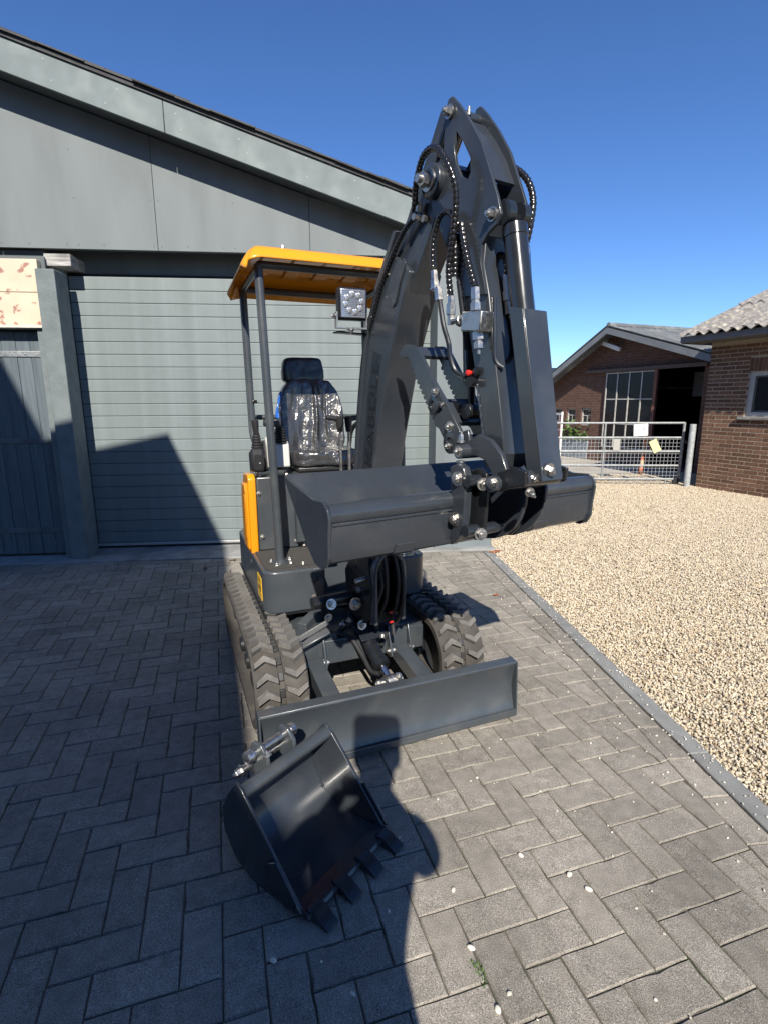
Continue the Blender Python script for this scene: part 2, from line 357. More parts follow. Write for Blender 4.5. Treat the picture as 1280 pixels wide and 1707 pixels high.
def struct(o): o['kind'] = 'structure'; return o
XZ = lambda a, b, t: (a, t, b)
YZ = lambda a, b, t: (t, a, b)
XY = lambda a, b, t: (a, b, t)
def arc(cx, cy, r, a0, a1, n): return [(cx + r * math.cos(R(a0 + (a1 - a0) * i / n)), cy + r * math.sin(R(a0 + (a1 - a0) * i / n))) for i in range(n + 1)]
def text_mesh(body, size, extrude=.0005):
    cu = bpy.data.curves.new('lettering', 'FONT'); cu.body = body; cu.size = size; cu.extrude = extrude; cu.align_x = 'LEFT'
    o = bpy.data.objects.new('lettering', cu); COL.objects.link(o); bpy.context.view_layer.update()
    me = bpy.data.meshes.new_from_object(o.evaluated_get(bpy.context.evaluated_depsgraph_get()))
    bpy.data.objects.remove(o); bpy.data.curves.remove(cu); me.materials.clear(); return me

# ------------------------------------------------------------------ ground, paving, kerb, gravel
GA = Vector((-2.84, 5.022, 0)); GR = R(5.6)
GM = Matrix.Translation(GA) @ Matrix.Rotation(GR, 4, 'Z')          # garage frame: x along the facade, y into the building
def gw(s, d, z=0): return GM @ Vector((s, d, z))
def sheet(name, pts, m, z=0):
    me = bpy.data.meshes.new(name); me.from_pydata([(p[0], p[1], z) for p in pts], [], [list(range(len(pts)))]); return struct(place(name, me, m))
EARTH = mat('dry_earth', (.22, .19, .15), .95, var=.25, vscale=.8, bump=.4, bscale=12, col2=(.08, .11, .04), c2scale=.3)
sheet('ground', [(-900, -900), (900, -900), (900, 900), (-900, 900)], EARTH, -.06)
sheet('gravel_yard', [gw(3.8, -9), gw(14, -9), gw(14, 4.6), gw(3.8, 4.6)], GRAVEL, -.012)
YARD = mat('worn_concrete_yard', (.40, .365, .31), .9, var=.18, vscale=1.5, bump=.3, bscale=40, spec=.2)
sheet('farm_yard', [gw(3.0, 4.6), gw(14, 4.6), gw(16, 14), gw(3.0, 14)], YARD, -.004)

PY = .3010; PC, PS = math.cos(PY), math.sin(PY); W1 = .105
def lat(v, u): return Vector((.2303 + PC * v * W1 + PS * u * W1, 1.4832 + PS * v * W1 - PC * u * W1, 0))
GI = GM.inverted()
def clip(poly, val):                                               # keep val(p) >= 0
    out = []
    for i, p in enumerate(poly):
        q = poly[(i + 1) % len(poly)]; a, b = val(p), val(q)
        if a >= 0: out.append(p)
        if a * b < 0: out.append(p.lerp(q, a / (a - b)))
    return out
def area(p): return abs(sum(p[i].x * p[(i + 1) % len(p)].y - p[(i + 1) % len(p)].x * p[i].y for i in range(len(p)))) / 2
def paver_geo(poly, rnd):
    # returns verts, faces of one block, chipped chamfered edges
    c = sum(poly, Vector()) / len(poly); pts = []
    if sum(poly[i].x * poly[(i + 1) % len(poly)].y - poly[(i + 1) % len(poly)].x * poly[i].y for i in range(len(poly))) < 0: poly = poly[::-1]
    n = len(poly)
    for i in range(n):
        p, q = poly[i], poly[(i + 1) % n]; L = (q - p).length
        if L < .004: continue
        k = max(1, int(L / .03)); e = (q - p) / L; nrm = Vector((-e.y, e.x, 0))
        for j in range(k):
            t = j / k; base = p.lerp(q, t)
            if j == 0:
                pe = (poly[i] - poly[i - 1]).normalized(); base = base + (nrm + Vector((-pe.y, pe.x, 0))) * .0020
            else: base = base + nrm * (.0013 + rnd.uniform(0, .0012) + (rnd.uniform(.001, .004) if rnd.random() < .09 else 0))
            pts.append(base)
    m = len(pts); V = []; F = []
    for ins, z in ((0, -.055), (0, -.0042), (.0032, 0)):
        for p in pts:
            d = (c - p); d.normalize(); V.append((p + d * ins * 1.2 + Vector((0, 0, z + (rnd.uniform(-.001, .0006) if z > -.05 else 0)))))
    for r in range(2):
        for i in range(m): F.append([r * m + i, r * m + (i + 1) % m, (r + 1) * m + (i + 1) % m, (r + 1) * m + i])
    F.append([2 * m + i for i in range(m)]); return V, F
def to_px(P):
    x, y, z = P.x, P.y, P.z - CAM_H; cp, sp = math.cos(R(11.82)), math.sin(R(11.82))
    d = y * cp - z * sp; u = y * sp + z * cp
    return (640 + 880.34 * x / d, 853.5 - 880.34 * u / d, d) if d > .05 else (9e9, 9e9, 9e9)
pav = sheet('pavement', [gw(-3.5, -8), gw(3.84, -8), gw(3.84, -.30), gw(-3.5, -.30)], SOIL, -.0062)
blocks = []
for v in range(-70, 60):
    for u in range(-55, 45):
        k = (v - u) % 4
        if k == 0: cs = [(v, u), (v + 1, u), (v + 1, u + 2), (v, u + 2)]
        elif k == 1: cs = [(v, u), (v + 2, u), (v + 2, u + 1), (v, u + 1)]
        else: continue
        w = [lat(*c) for c in cs]; loc = [GI @ p for p in w]
        if max(p.x for p in loc) < -1.9 or min(p.x for p in loc) > 3.652 or max(p.y for p in loc) < -5.6 or min(p.y for p in loc) > -.56: continue
        full = max(p.x for p in loc) <= 3.652 and max(p.y for p in loc) <= -.56
        if not full:
            w = clip(w, lambda p: 3.652 - (GI @ p).x)
            if len(w) > 2: w = clip(w, lambda p: -.56 - (GI @ p).y)
            if len(w) < 3 or area(w) < .0012: continue
        blocks.append((w, full, k))
d0 = -.56
for i in range(26):                                                # border course along the kerb
    a, b = d0 - i * .211, d0 - (i + 1) * .211; blocks.append(([gw(3.652, b), gw(3.757, b), gw(3.757, a), gw(3.652, a)], False, 9))
for i in range(27):                                                # course along the garage apron
    a = 3.757 - i * .211; blocks.append(([gw(a - .211, -.56), gw(a, -.56), gw(a, -.455), gw(a - .211, -.455)], False, 9))
def size_px(b):
    c = sum(b[0], Vector()) / len(b[0]); x, y, d = to_px(c)
    return area(b[0]) / d ** 3 if -40 < x < 1320 and 850 < y < 1760 else -d
blocks.sort(key=size_px, reverse=True)
rp = random.Random(3); shared = []
for k in range(6):
    V, F = paver_geo([Vector((-W1 / 2, -W1, 0)), Vector((W1 / 2, -W1, 0)), Vector((W1 / 2, W1, 0)), Vector((-W1 / 2, W1, 0))], rp)
    me = bpy.data.meshes.new('paving_block'); me.from_pydata(V, [], F); me.materials.append(PAVER); shared.append(me)
SV, SF = [], []
for i, (w, full, k) in enumerate(blocks):
    c = sum(w, Vector()) / len(w); dz = rp.uniform(-.0015, .0015); tilt = (rp.gauss(0, .005), rp.gauss(0, .005))
    if i < 300:
        if full:
            ang = PY + (0 if k == 0 else math.pi / 2) + (math.pi if rp.random() < .5 else 0) + rp.gauss(0, .006)
            o = place('paving_block', shared[rp.randrange(6)], None, pav, (c.x, c.y, dz), (tilt[0], tilt[1], ang))
        else:
            V, F = paver_geo([p - c for p in w], rp); me = bpy.data.meshes.new('paving_block'); me.from_pydata(V, [], F); me.materials.append(PAVER)
            place('paving_block', me, None, pav, (c.x, c.y, dz), (tilt[0], tilt[1], 0))
    else:
        V, F = paver_geo([p - c for p in w], rp); b = len(SV)
        SV += [Vector((p.x + c.x, p.y + c.y, p.z + dz + tilt[0] * p.y - tilt[1] * p.x)) for p in V]; SF += [[j + b for j in f] for f in F]
me = bpy.data.meshes.new('paving_blocks'); me.from_pydata(SV, [], SF); me.materials.append(PAVER)
o = place('paving_blocks', me, None, pav); o['kind'] = 'stuff'
for i in range(8):                                                 # kerb stones, one metre each
    a = -.50 - i; m = MB().bb(3.762, 3.846, a - .997, a, -.15, .008).mesh('kerb_stone', 0)
    o = place('kerb_stone', m, KERB, pav, bevel=.006); o.matrix_local = GM @ Matrix.Translation((random.uniform(-.003, .003), 0, random.uniform(-.004, .003)))

# gravel stones
def gravel_stones():
    pts = [gw(3.846, -7.5), gw(9.5, -7.5), gw(9.5, 4.6), gw(3.846, 4.6)]
    me = bpy.data.meshes.new('gravel_stones'); me.from_pydata([(p.x, p.y, -.010) for p in pts], [], [[0, 1, 2, 3]])
    o = place('gravel_stones', me, STONE); o['kind'] = 'stuff'; tag(o, 'loose beige gravel covering the yard beside the paving', 'gravel')
    ng = bpy.data.node_groups.new('stones', 'GeometryNodeTree'); ng.interface.new_socket('Geometry', in_out='INPUT', socket_type='NodeSocketGeometry'); ng.interface.new_socket('Geometry', in_out='OUTPUT', socket_type='NodeSocketGeometry')
    n, l = ng.nodes, ng.links; gi = n.new('NodeGroupInput'); go = n.new('NodeGroupOutput')
    ds = n.new('GeometryNodeDistributePointsOnFaces'); ds.distribute_method = 'RANDOM'
    pos = n.new('GeometryNodeInputPosition'); ln = n.new('ShaderNodeVectorMath'); ln.operation = 'LENGTH'; l.new(pos.outputs[0], ln.inputs[0])
    mr = n.new('ShaderNodeMapRange'); mr.inputs[1].default_value = 2.5; mr.inputs[2].default_value = 9; mr.inputs[3].default_value = 19000; mr.inputs[4].default_value = 2200; l.new(ln.outputs['Value'], mr.inputs[0])
    l.new(gi.outputs[0], ds.inputs['Mesh']); l.new(mr.outputs[0], ds.inputs['Density'])
    ic = n.new('GeometryNodeMeshIcoSphere'); ic.inputs['Radius'].default_value = .0060; ic.inputs['Subdivisions'].default_value = 2
    ps = n.new('GeometryNodeSetPosition'); nz = n.new('ShaderNodeTexNoise'); nz.inputs['Scale'].default_value = 140
    sb = n.new('ShaderNodeVectorMath'); sb.operation = 'SUBTRACT'; sb.inputs[1].default_value = (.5, .5, .5); l.new(nz.outputs['Color'], sb.inputs[0])
    sc_ = n.new('ShaderNodeVectorMath'); sc_.operation = 'SCALE'; sc_.inputs['Scale'].default_value = .006; l.new(sb.outputs[0], sc_.inputs[0])
    l.new(ic.outputs[0], ps.inputs['Geometry']); l.new(sc_.outputs[0], ps.inputs['Offset'])
    sm = n.new('GeometryNodeSetMaterial'); sm.inputs['Material'].default_value = STONE; l.new(ps.outputs[0], sm.inputs['Geometry'])
    ip = n.new('GeometryNodeInstanceOnPoints'); l.new(ds.outputs['Points'], ip.inputs['Points']); l.new(sm.outputs[0], ip.inputs['Instance'])
    rv = n.new('FunctionNodeRandomValue'); rv.data_type = 'FLOAT_VECTOR'; rv.inputs[0].default_value = (-3.2, -3.2, -3.2); rv.inputs[1].default_value = (3.2, 3.2, 3.2); l.new(rv.outputs[0], ip.inputs['Rotation'])
    rs = n.new('FunctionNodeRandomValue'); rs.data_type = 'FLOAT_VECTOR'; rs.inputs[0].default_value = (.55, .5, .35); rs.inputs[1].default_value = (1.55, 1.2, .95); rs.inputs['Seed'].default_value = 4; l.new(rs.outputs[0], ip.inputs['Scale'])
    tr = n.new('GeometryNodeTranslateInstances'); rt = n.new('FunctionNodeRandomValue'); rt.data_type = 'FLOAT_VECTOR'; rt.inputs[0].default_value = (0, 0, 0); rt.inputs[1].default_value = (0, 0, .012); rt.inputs['Seed'].default_value = 9
    l.new(ip.outputs[0], tr.inputs['Instances']); l.new(rt.outputs[0], tr.inputs['Translation']); tr.inputs['Local Space'].default_value = False
    jn = n.new('GeometryNodeJoinGeometry'); l.new(tr.outputs[0], jn.inputs[0]); l.new(jn.outputs[0], go.inputs[0])
    md = o.modifiers.new('stones', 'NODES'); md.node_group = ng
gravel_stones()
# stray pebbles lying on the paving
mb = MB(); rq = random.Random(11)
for i in range(560):
    u = rq.random() if i < 330 else 2
    if u == 2: s, d = rq.uniform(3.74, 3.85) + abs(rq.gauss(0, .01)), rq.uniform(-4.6, -.5)
    elif u < .45: s, d = 3.76 - abs(rq.gauss(0, .10)), rq.uniform(-4.6, -.5)
    elif u < .8: s, d = 3.7 - abs(rq.gauss(0, .9)), rq.uniform(-4.6, -.5)
    else: s, d = rq.uniform(-.6, 3.7), rq.uniform(-4.6, -.5)
    p = gw(s, d, .002 if s < 3.76 else .011); mb.ball((p.x, p.y, p.z), rq.uniform(.0020, .0048), 2, (rq.uniform(.8, 1.5), rq.uniform(.7, 1.1), .65), (rq.uniform(-.4, .4), rq.uniform(-.4, .4), rq.uniform(0, 6)), .12)
for (px, py, r) in ((.225, 1.13, .0085), (.265, .985, .008), (.30, 1.02, .006), (.345, .93, .007), (-.33, 1.32, .0075), (-.29, 1.10, .008), (.60, 1.30, .009), (.56, 1.35, .008), (.43, 1.42, .008), (.20, 1.30, .007), (-.08, 1.02, .006)):
    mb.ball((px, py, .004), r, 2, (1.3, .9, .7), (0, 0, rq.uniform(0, 6)), .1)
o = mb.build('scattered_pebbles', PEBW); o['kind'] = 'stuff'; tag(o, 'stray pale pebbles lying on the paving blocks', 'pebbles')
def leaf(x, y, r, label, m=LEAFO):
    mb = MB(); n = 10; ring = [(math.cos(2 * math.pi * i / n) * r * (1 + .25 * math.sin(3 * i)), math.sin(2 * math.pi * i / n) * r * .6) for i in range(n)]
    mb.prism(ring, 0, .0012, lambda a, b, t: (a, b, t + .012 * (a * a + b * b) / (r * r) * .6))
    o = mb.build('fallen_leaf', m, None, (x, y, .004), (0, 0, random.uniform(0, 6))); tag(o, label, 'leaf', 'leaves fallen on the paving')
leaf(.825, 3.72, .022, 'orange dry leaf on the paving right of the track')
leaf(-1.55, 4.40, .03, 'brown curled leaf on shaded paving near the garage door', mat('brown_leaf', (.13, .09, .05), .8))
leaf(-1.38, 4.62, .03, 'dark dry leaf nearest the garage door threshold', mat('brown_leaf', (.13, .09, .05), .8))
leaf(1.04, 4.86, .045, 'reddish leaves gathered at the foot of the grey pillar'); leaf(1.09, 4.90, .035, 'small dry leaf on gravel beside the grey pillar')
mb = MB()                                                          # tuft of moss in a joint
for i in range(60):
    t = random.random(); p = Vector((.222 + .028 * t + random.gauss(0, .004), 1.105 - .075 * t + random.gauss(0, .004), -.004))
    q = p + Vector((random.gauss(0, .007), random.gauss(0, .007), random.uniform(.006, .016))); s_ = Vector((.002, .001, 0))
    mb._f([mb.bm.verts.new(p - s_), mb.bm.verts.new(p + s_), mb.bm.verts.new(q)])
o = mb.build('weed_tuft', LEAFG); o['kind'] = 'stuff'; tag(o, 'small green weed sprouting between paving blocks', 'weed')

# ------------------------------------------------------------------ garage
gar = empty('garage', GA, GR); tag(gar, 'grey painted garage with panelled door and sloping gable roof', 'garage')
dr = MB().bb(.02, 3.41, .045, .07, .02, 2.55).build('garage_door', SEAL, gar)
SH = .1118; sm_ = MB().bb(-.0, 3.36, 0, .04, .0015, SH - .0015).mesh('slat', 0)
for i in range(22):
    o = place('slat', sm_, SLAT, dr, (.04, random.uniform(-.0008, .0008), .062 + i * SH), bevel=.005, seg=2)
MB().bb(.035, 3.405, -.012, .03, .034, .060).build('bottom_strip', ALU, dr, bevel=.003)
MB().bb(.035, 3.405, -.004, .02, .006, .034).build('bottom_seal', SEAL, dr)
MB().bb(3.37, 3.40, -.06, -.005, 0, 2.52).build('guide_rail', RUST, dr)
MB().bb(-.060, .092, -.36, -.13, 0, 2.50).build('post', POSTM, gar, bevel=.008)
MB().bb(-.02, .036, -.128, .0, 0, 2.553).bb(-.30, .018, .0, .10, 0, 2.553).build('door_frame', GREYP, gar)
MB().bb(-2.6, -.062, -.14, -.06, 0, 2.69).build('inner_wall', SOFFIT, gar)
MB().prism([(-2.6, 2.70), (3.93, 2.70), (3.93, 2.75), (-2.6, 4.70)], -.166, -.12, XZ).build('gable_backing', SOFFIT, gar)
MB().bb(-.05, .165, -.20, .12, 2.555, 2.655).build('beam_end', WOODRAW, gar, bevel=.006)
MB().bb(3.305, 3.88, -.36, .25, 0, 2.72).build('pillar', GREYP, gar, bevel=.006)
MB().bb(-1.9, 3.30, .075, .25, 2.50, 2.95).build('lintel', GREYP, gar)
RZ = lambda s: 4.076 - .32 * s
SCREW = mat('screw_head', (.12, .135, .135), .6)
for (a, b) in ((-2.6, -.402), (-.398, .893), (.897, 2.188), (2.192, 3.95)):
    hi = lambda s: max(2.70, RZ(s) - .215)
    p = MB().prism([(a, 2.695), (b, 2.695), (b, hi(b)), (a, hi(a))], -.20, -.17, XZ).build('gable_panel', GREYP, gar, bevel=.0015)
    sc_ = MB()
    for s in (a + .03, (a + b) / 2, b - .03):
        z = 2.73
        while z < hi(s) - .06: sc_.lathe((s, -.2, z), (0, -1, 0), [(-.004, .008), (.0015, .007)], 10); z += .36
    for s_ in [a + .25 + .3 * k for k in range(int((b - a - .3) / .3))]: sc_.lathe((s_, -.2, 2.73), (0, -1, 0), [(-.004, .008), (.0015, .007)], 10)
    sc_.build('screw_heads', SCREW, p)['kind'] = 'stuff'
for (a, b) in ((-2.7, 1.088), (1.093, 3.88)):
    p = MB().prism([(a, RZ(a) - .232), (b, RZ(b) - .232), (b, RZ(b)), (a, RZ(a))], -.447, -.42, XZ).build('bargeboard', GREYB, gar, bevel=.003)
    sc_ = MB(); s = a + .12
    while s < b - .1:
        for k in (-.05, -.17): sc_.lathe((s + random.uniform(-.05, .05), -.447, RZ(s) + k + random.uniform(-.02, .02)), (0, -1, 0), [(-.004, .0075), (.0015, .0065)], 10)
        s += .47
    sc_.build('screw_heads', mat('filled_screw', (.27, .30, .295), .6), p)['kind'] = 'stuff'
MB().prism([(-2.7, RZ(-2.7) - .205), (3.88, RZ(3.88) - .205), (3.88, RZ(3.88) - .185), (-2.7, RZ(-2.7) - .185)], -.419, .1, XZ).build('soffit', SOFFIT, gar)
rf = MB().prism([(-2.75, RZ(-2.75) + .002), (3.90, RZ(3.90) + .002), (3.90, RZ(3.90) + .03), (-2.75, RZ(-2.75) + .03)], -.462, 5.5, XZ).build('roof', SLATE, gar)
ang = math.atan(.32)
for row in range(2):
    s = -2.75
    while s < 3.72:
        L = random.uniform(.26, .36); zz = RZ(s + L / 2) + .038 + row * .011 + random.uniform(-.003, .006); dd = random.uniform(-.012, .012)
        MB().box((0, 0, 0), (L, .34, .011), (0, ang + random.uniform(-.012, .012), 0)).build('roof_tile', SLATE, rf, (s + L / 2, -.315 + row * .02 + dd, zz), smooth=0)
        s += L * .955
MB().bb(3.60, 3.85, .25, 5.2, 0, 2.75).build('side_wall', GREYP, gar)
MB().bb(-2.6, 3.6, 5.0, 5.2, 0, 3.2).build('rear_wall', GREYP, gar)
# timber door left of the post, cream board above it
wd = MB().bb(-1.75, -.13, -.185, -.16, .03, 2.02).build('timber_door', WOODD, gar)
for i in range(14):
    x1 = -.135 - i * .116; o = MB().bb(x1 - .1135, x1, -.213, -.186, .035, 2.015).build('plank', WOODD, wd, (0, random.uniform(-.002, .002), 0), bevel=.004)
for z, mm in ((1.833, GALV), (1.085, mat('painted_hinge', (.11, .13, .14), .5, var=.2)), (.263, mat('painted_hinge', (.11, .13, .14), .5))):
    h = MB().bb(-1.0, -.14, -.221, -.2135, z - .024, z + .024).bb(-.14, -.085, -.232, -.20, z - .034, z + .034)
    h.cyl((-.10, -.236, z - .042), (-.10, -.236, z + .042), .011)
    for k in range(6): h.lathe((-.19 - k * .105, -.2215, z), (0, -1, 0), [(0, .009), (.004, .006)], 10)
    h.build('strap_hinge', mm, wd, bevel=.002)
MB().bb(-.130, -.066, -.30, -.15, .0, 2.04).build('door_jamb', POSTM, gar, bevel=.004)
cb = MB().bb(-1.75, -.03, -.235, -.215, 2.03, 2.62).build('board_backing', SOFFIT, gar)
for z0, z1 in ((2.062, 2.322), (2.326, 2.585)): MB().bb(-1.75, -.064, -.30, -.236, z0, z1).build('cream_board', CREAM, gar, bevel=.004)
MB().bb(-1.75, -.068, -.335, -.236, 2.036, 2.058).build('cream_ledge', mat('whitish_ledge', (.66, .60, .50), .7, var=.12, vscale=14), gar, bevel=.003)
ap = MB().prism([(-1.9, -.45), (3.90, -.45), (3.90, -.0), (-1.9, -.0)], -.12, .012, XY).build('threshold', CONC, gar, bevel=.006)
MB().bb(-1.9, 3.6, .0, .3, -.1, .018).build('door_sill', CONC, gar)

# ------------------------------------------------------------------ neighbouring building behind the camera (casts the big shade)
def nb(a, b): return gw(a, b)
e1 = Vector((.26, -1, 0)).normalized(); e2 = Vector((-1, -.26, 0)).normalized()
nbd = empty('neighbour_building', gw(.53, -4.86), GR); tag(nbd, 'brick farm building behind the viewpoint that shades the left paving', 'building')
def block(c0, w, l, h, name):
    p = [Vector(c0), Vector(c0) + e1 * l, Vector(c0) + e1 * l + e2 * w, Vector(c0) + e2 * w]
    MB().prism([(q.x, q.y) for q in p], 0, h - .12, XY).build('wall', BRICKFAR, nbd)
    g = .05; p = [p[0] + (-e1 - e2) * g, p[1] + (e1 - e2) * g, p[2] + (e1 + e2) * g, p[3] + (e2 - e1) * g]
    MB().prism([(q.x, q.y) for q in p], h - .118, h, XY).build('roof', SLATE, nbd)
e1b = Vector((.222, -1, 0)).normalized(); e1c = Vector((.275, -1, 0)).normalized()
pa_ = [Vector((0, 0, 0)), e1c * 1.5, e1c * 1.5 + e1b * 3.35, e1c * 1.5 + e1b * 3.35 + Vector((.45, -1, 0)).normalized() * 4.2, e1c * 1.5 + e1b * 3.35 + Vector((.45, -1, 0)).normalized() * 4.2 + e2 * 4.5, e2 * 1.9]
MB().prism([(q.x, q.y) for q in pa_], 0, 4.88, XY).build('wall', BRICKFAR, nbd); MB().prism([(q.x, q.y) for q in pa_], 4.882, 5.0, XY).build('roof', SLATE, nbd)
block(Vector((-1.56, -.08, 0)), 6, 9, 6.15, 'b')

# ------------------------------------------------------------------ mini excavator
EX = empty('mini_excavator', (.073, 2.0, 0), R(22)); tag(EX, 'dark grey mini excavator with yellow canopy roof, raised boom and wide bucket', 'excavator')
# --- tracks
YF, YR, ZC, RB = .345, 1.30, .205, .172
def track_path(r, off=0.0, n=200):
    Ls = YR - YF; per = 2 * Ls + 2 * math.pi * r; out = []
    for i in range(n):
        t = (i / n * per + off) % per
        if t < Ls: out.append((YF + t, ZC + r, 0.0))                 # top run, going back
        elif t < Ls + math.pi * r:
            a = (t - Ls) / r; out.append((YR + math.sin(a) * r, ZC + math.cos(a) * r, a))
        elif t < 2 * Ls + math.pi * r: out.append((YR - (t - Ls - math.pi * r), ZC - r, math.pi))
        else:
            a = (t - 2 * Ls - math.pi * r) / r; out.append((YF - math.sin(a) * r, ZC - math.cos(a) * r, math.pi + a))
    return out
lugme = {}
for side in (-1, 1):
    mb = MB()                                                      # chevron lug: x across (half belt .094), y along the belt, z out of it
    h = .047; ap_ = .030 * side; t = .027
    poly = [(-h, -t / 2), (0, -t / 2 + ap_), (h, -t / 2), (h, t / 2), (0, t / 2 + ap_), (-h, t / 2)]
    b0 = [mb.bm.verts.new((a, b, -.004)) for a, b in poly]; b1 = [mb.bm.verts.new((a * .93, b * (.78 if abs(b) < .02 else .93), .025)) for a, b in poly]
    mb._f([b1[0], b1[1], b1[4], b1[5]]); mb._f([b1[1], b1[2], b1[3], b1[4]])
    for i in range(6): mb._f([b0[i], b0[(i + 1) % 6], b1[(i + 1) % 6], b1[i]])
    lugme[side] = mb.mesh('tread_lug', 25); lugme[side].materials.append(LUG)
for xc in (-.4625, .3875):
    pts = track_path(RB)
    mb = MB(); hw = .1125
    mb.rings([[Vector((xc + x, y + math.sin(a) * dz, z + math.cos(a) * dz)) for x, dz in ((-hw, -.020), (-hw, .008), (-hw + .006, .012), (-.013, .012), (-.011, .004), (.011, .004), (.013, .012), (hw - .006, .012), (hw, .008), (hw, -.020))] for y, z, a in pts], closed=True)
    tr = mb.build('track', TRACK, EX, smooth=30)
    NL = 46
    for i, (y, z, a) in enumerate(track_path(RB + .012, n=NL)): place('tread_lug', lugme[1], None, tr, (xc - .060, y, z), (-a, 0, 0))
    for i, (y, z, a) in enumerate(track_path(RB + .012, off=.036, n=NL)): place('tread_lug', lugme[-1], None, tr, (xc + .060, y, z), (-a, 0, 0))
    mb = MB()
    for y, z, a in track_path(RB + .006, off=.018, n=NL): mb.box((xc, y, z), (.020, .034, .018), (-a, 0, 0))
    mb.build('core_pads', mat('worn_core', (.05, .05, .05), .5, .3, var=.3, vscale=20), tr, bevel=.002)
    mb = MB().lathe((xc - .05, YF, ZC), (1, 0, 0), [(0, .05), (.0, .135), (.02, .148), (.08, .148), (.10, .135), (.10, .05)], 28); mb.build('idler_wheel', PAINT, tr)
    mb = MB()
    for k in range(18):
        an = 2 * math.pi * k / 18; mb.box((xc, YR + math.cos(an) * .14, ZC + math.sin(an) * .14), (.04, .03, .024), (an, 0, 0))
    mb.lathe((xc - .03, YR, ZC), (1, 0, 0), [(0, .05), (0, .135), (.06, .135), (.06, .05)], 28).lathe((xc - .07, YR, ZC), (1, 0, 0), [(0, .07), (.03, .075)], 20); mb.build('drive_sprocket', PAINT, tr)
    for yy in (.62, .83, 1.04): MB().lathe((xc - .07, yy, .075), (1, 0, 0), [(0, .03), (0, .045), (.03, .055), (.05, .035), (.09, .035), (.11, .055), (.14, .045), (.14, .03)], 20).build('track_roller', BLACK, tr)
    MB().prism([(.40, .13), (1.22, .13), (1.25, .20), (1.22, .30), (.45, .30), (.38, .22)], xc - .045, xc + .045, YZ).build('side_frame', PAINT, tr, bevel=.008)
# --- undercarriage frame
mb = MB().bb(-.36, .29, .395, .50, .205, .325).bb(-.30, .23, .50, 1.12, .17, .34)
mb.prism([(-.36, .40), (-.36, .60), (-.12, .80), (-.02, .60), (-.16, .40)], .300, .352, XY)
mb.prism([(.29, .40), (.29, .60), (.10, .80), (-.02, .60), (.10, .40)], .300, .348, XY)
mb.lathe((-.02, .86, .34), (0, 0, 1), [(0, .25), (.05, .25), (.055, .21), (.075, .21)], 36)
cf = mb.build('car_body', PAINT, EX, bevel=.006)
MB().bar((-.345, .392, .325), (-.20, .392, .385), .012, .085, (0, -1, 0)).bar((-.30, .50, .36), (-.19, .62, .375), .05, .05).build('gusset', PAINT, cf, bevel=.004)
MB().bar((-.340, .378, .366), (-.205, .378, .426), .02, .010, (0, -1, 0)).build('pale_edge', mat('pale_edge_metal', (.42, .42, .41), .35, .8), cf)  # pale metallic strip along the upper edge of the gusset
# --- dozer blade
fr = [(-.040, .022), (-.020, .060), (-.006, .105), (0, .150), (-.004, .195), (-.018, .240), (-.030, .268)]
sec = fr + [(-.026, .276), (.022, .276), (.026, .270), (.026, .238), (.014, .232), (.012, .150), (.004, .09), (-.012, .05), (-.030, .02)]
bl = MB().prism(sec, -.588, .548, YZ).build('dozer_blade', PAINT, EX, bevel=.0025, smooth=25)
for xe in (-.592, .545): MB().prism([(-.043, .018), (-.032, .272), (.028, .278), (.026, .06), (-.01, .02)], xe, xe + .007, YZ).build('end_plate', PAINT, bl, bevel=.0015)
MB().bb(-.588, .548, -.047, -.034, .018, .050).build('cutting_edge', PAINT, bl, bevel=.003)
for xa, xb in ((-.278, -.262), (.150, .172)):
    arm = MB().bar((xa, .375, .225), (xb, .03, .155), .075, .075).build('blade_arm', PAINT, bl, bevel=.006)
    MB().cyl((xa - .062, .365, .232), (xa + .062, .365, .232), .020).cyl((xa - .07, .365, .232), (xa + .07, .365, .232), .011).build('pivot_pin', CHROME, arm)
    for dx in (-.052, .052): MB().prism([(.335, .215), (.36, .20), (.395, .215), (.41, .335), (.385, .35)], xa + dx - .005, xa + dx + .005, YZ).build('pivot_lug', PAINT, arm, bevel=.003)
c0, c1 = Vector((-.03, .43, .350)), Vector((.012, .155, .200)); dv = (c1 - c0).normalized()
cy = MB().lathe(c0, dv, [(0, .034), (.20, .034), (.205, .040), (.235, .040), (.24, .030)], 22).build('blade_cylinder', BLACK, bl)
MB().bar(c0 + dv * -.04 + Vector((0, 0, .048)), c0 + dv * .13 + Vector((0, 0, .045)), .105, .006).build('cylinder_cover', PAINT_G, cy, bevel=.002)
MB().cyl(c0 + dv * .22, c1 + dv * .05, .016).build('rod', ROD, cy)
MB().cyl(c1 + Vector((-.055, 0, .0)), c1 + Vector((.055, 0, 0)), .017).lathe(c1 + Vector((-.02, 0, 0)), (1, 0, 0), [(0, .03), (.04, .03)], 18).hexbolt(c1 + Vector((-.055, 0, 0)), (-1, 0, 0), .013).hexbolt(c1 + Vector((.03, -.02, .03)), (0, -.5, 1), .010).build('clevis_pin', CHROME, cy)
for dx in (-.032, .032): MB().prism([(.02, .14), (.02, .23), (.12, .225), (.175, .215), (.185, .19), (.16, .172), (.08, .15)], c1.x + dx - .006, c1.x + dx + .006, YZ).build('cylinder_lug', PAINT, bl, bevel=.003)
MB().hexbolt(c0 + Vector((-.06, -.02, .05)), (0, 0, 1), .011).hexbolt(c0 + Vector((.05, -.0, .052)), (0, 0, 1), .011).hexbolt(c0 + Vector((.062, -.13, .0)), (0, -.3, 1), .011).hexbolt(c0 + Vector((-.085, .0, .03)), (-1, 0, 0), .012).build('bolts', CHROME, cy)
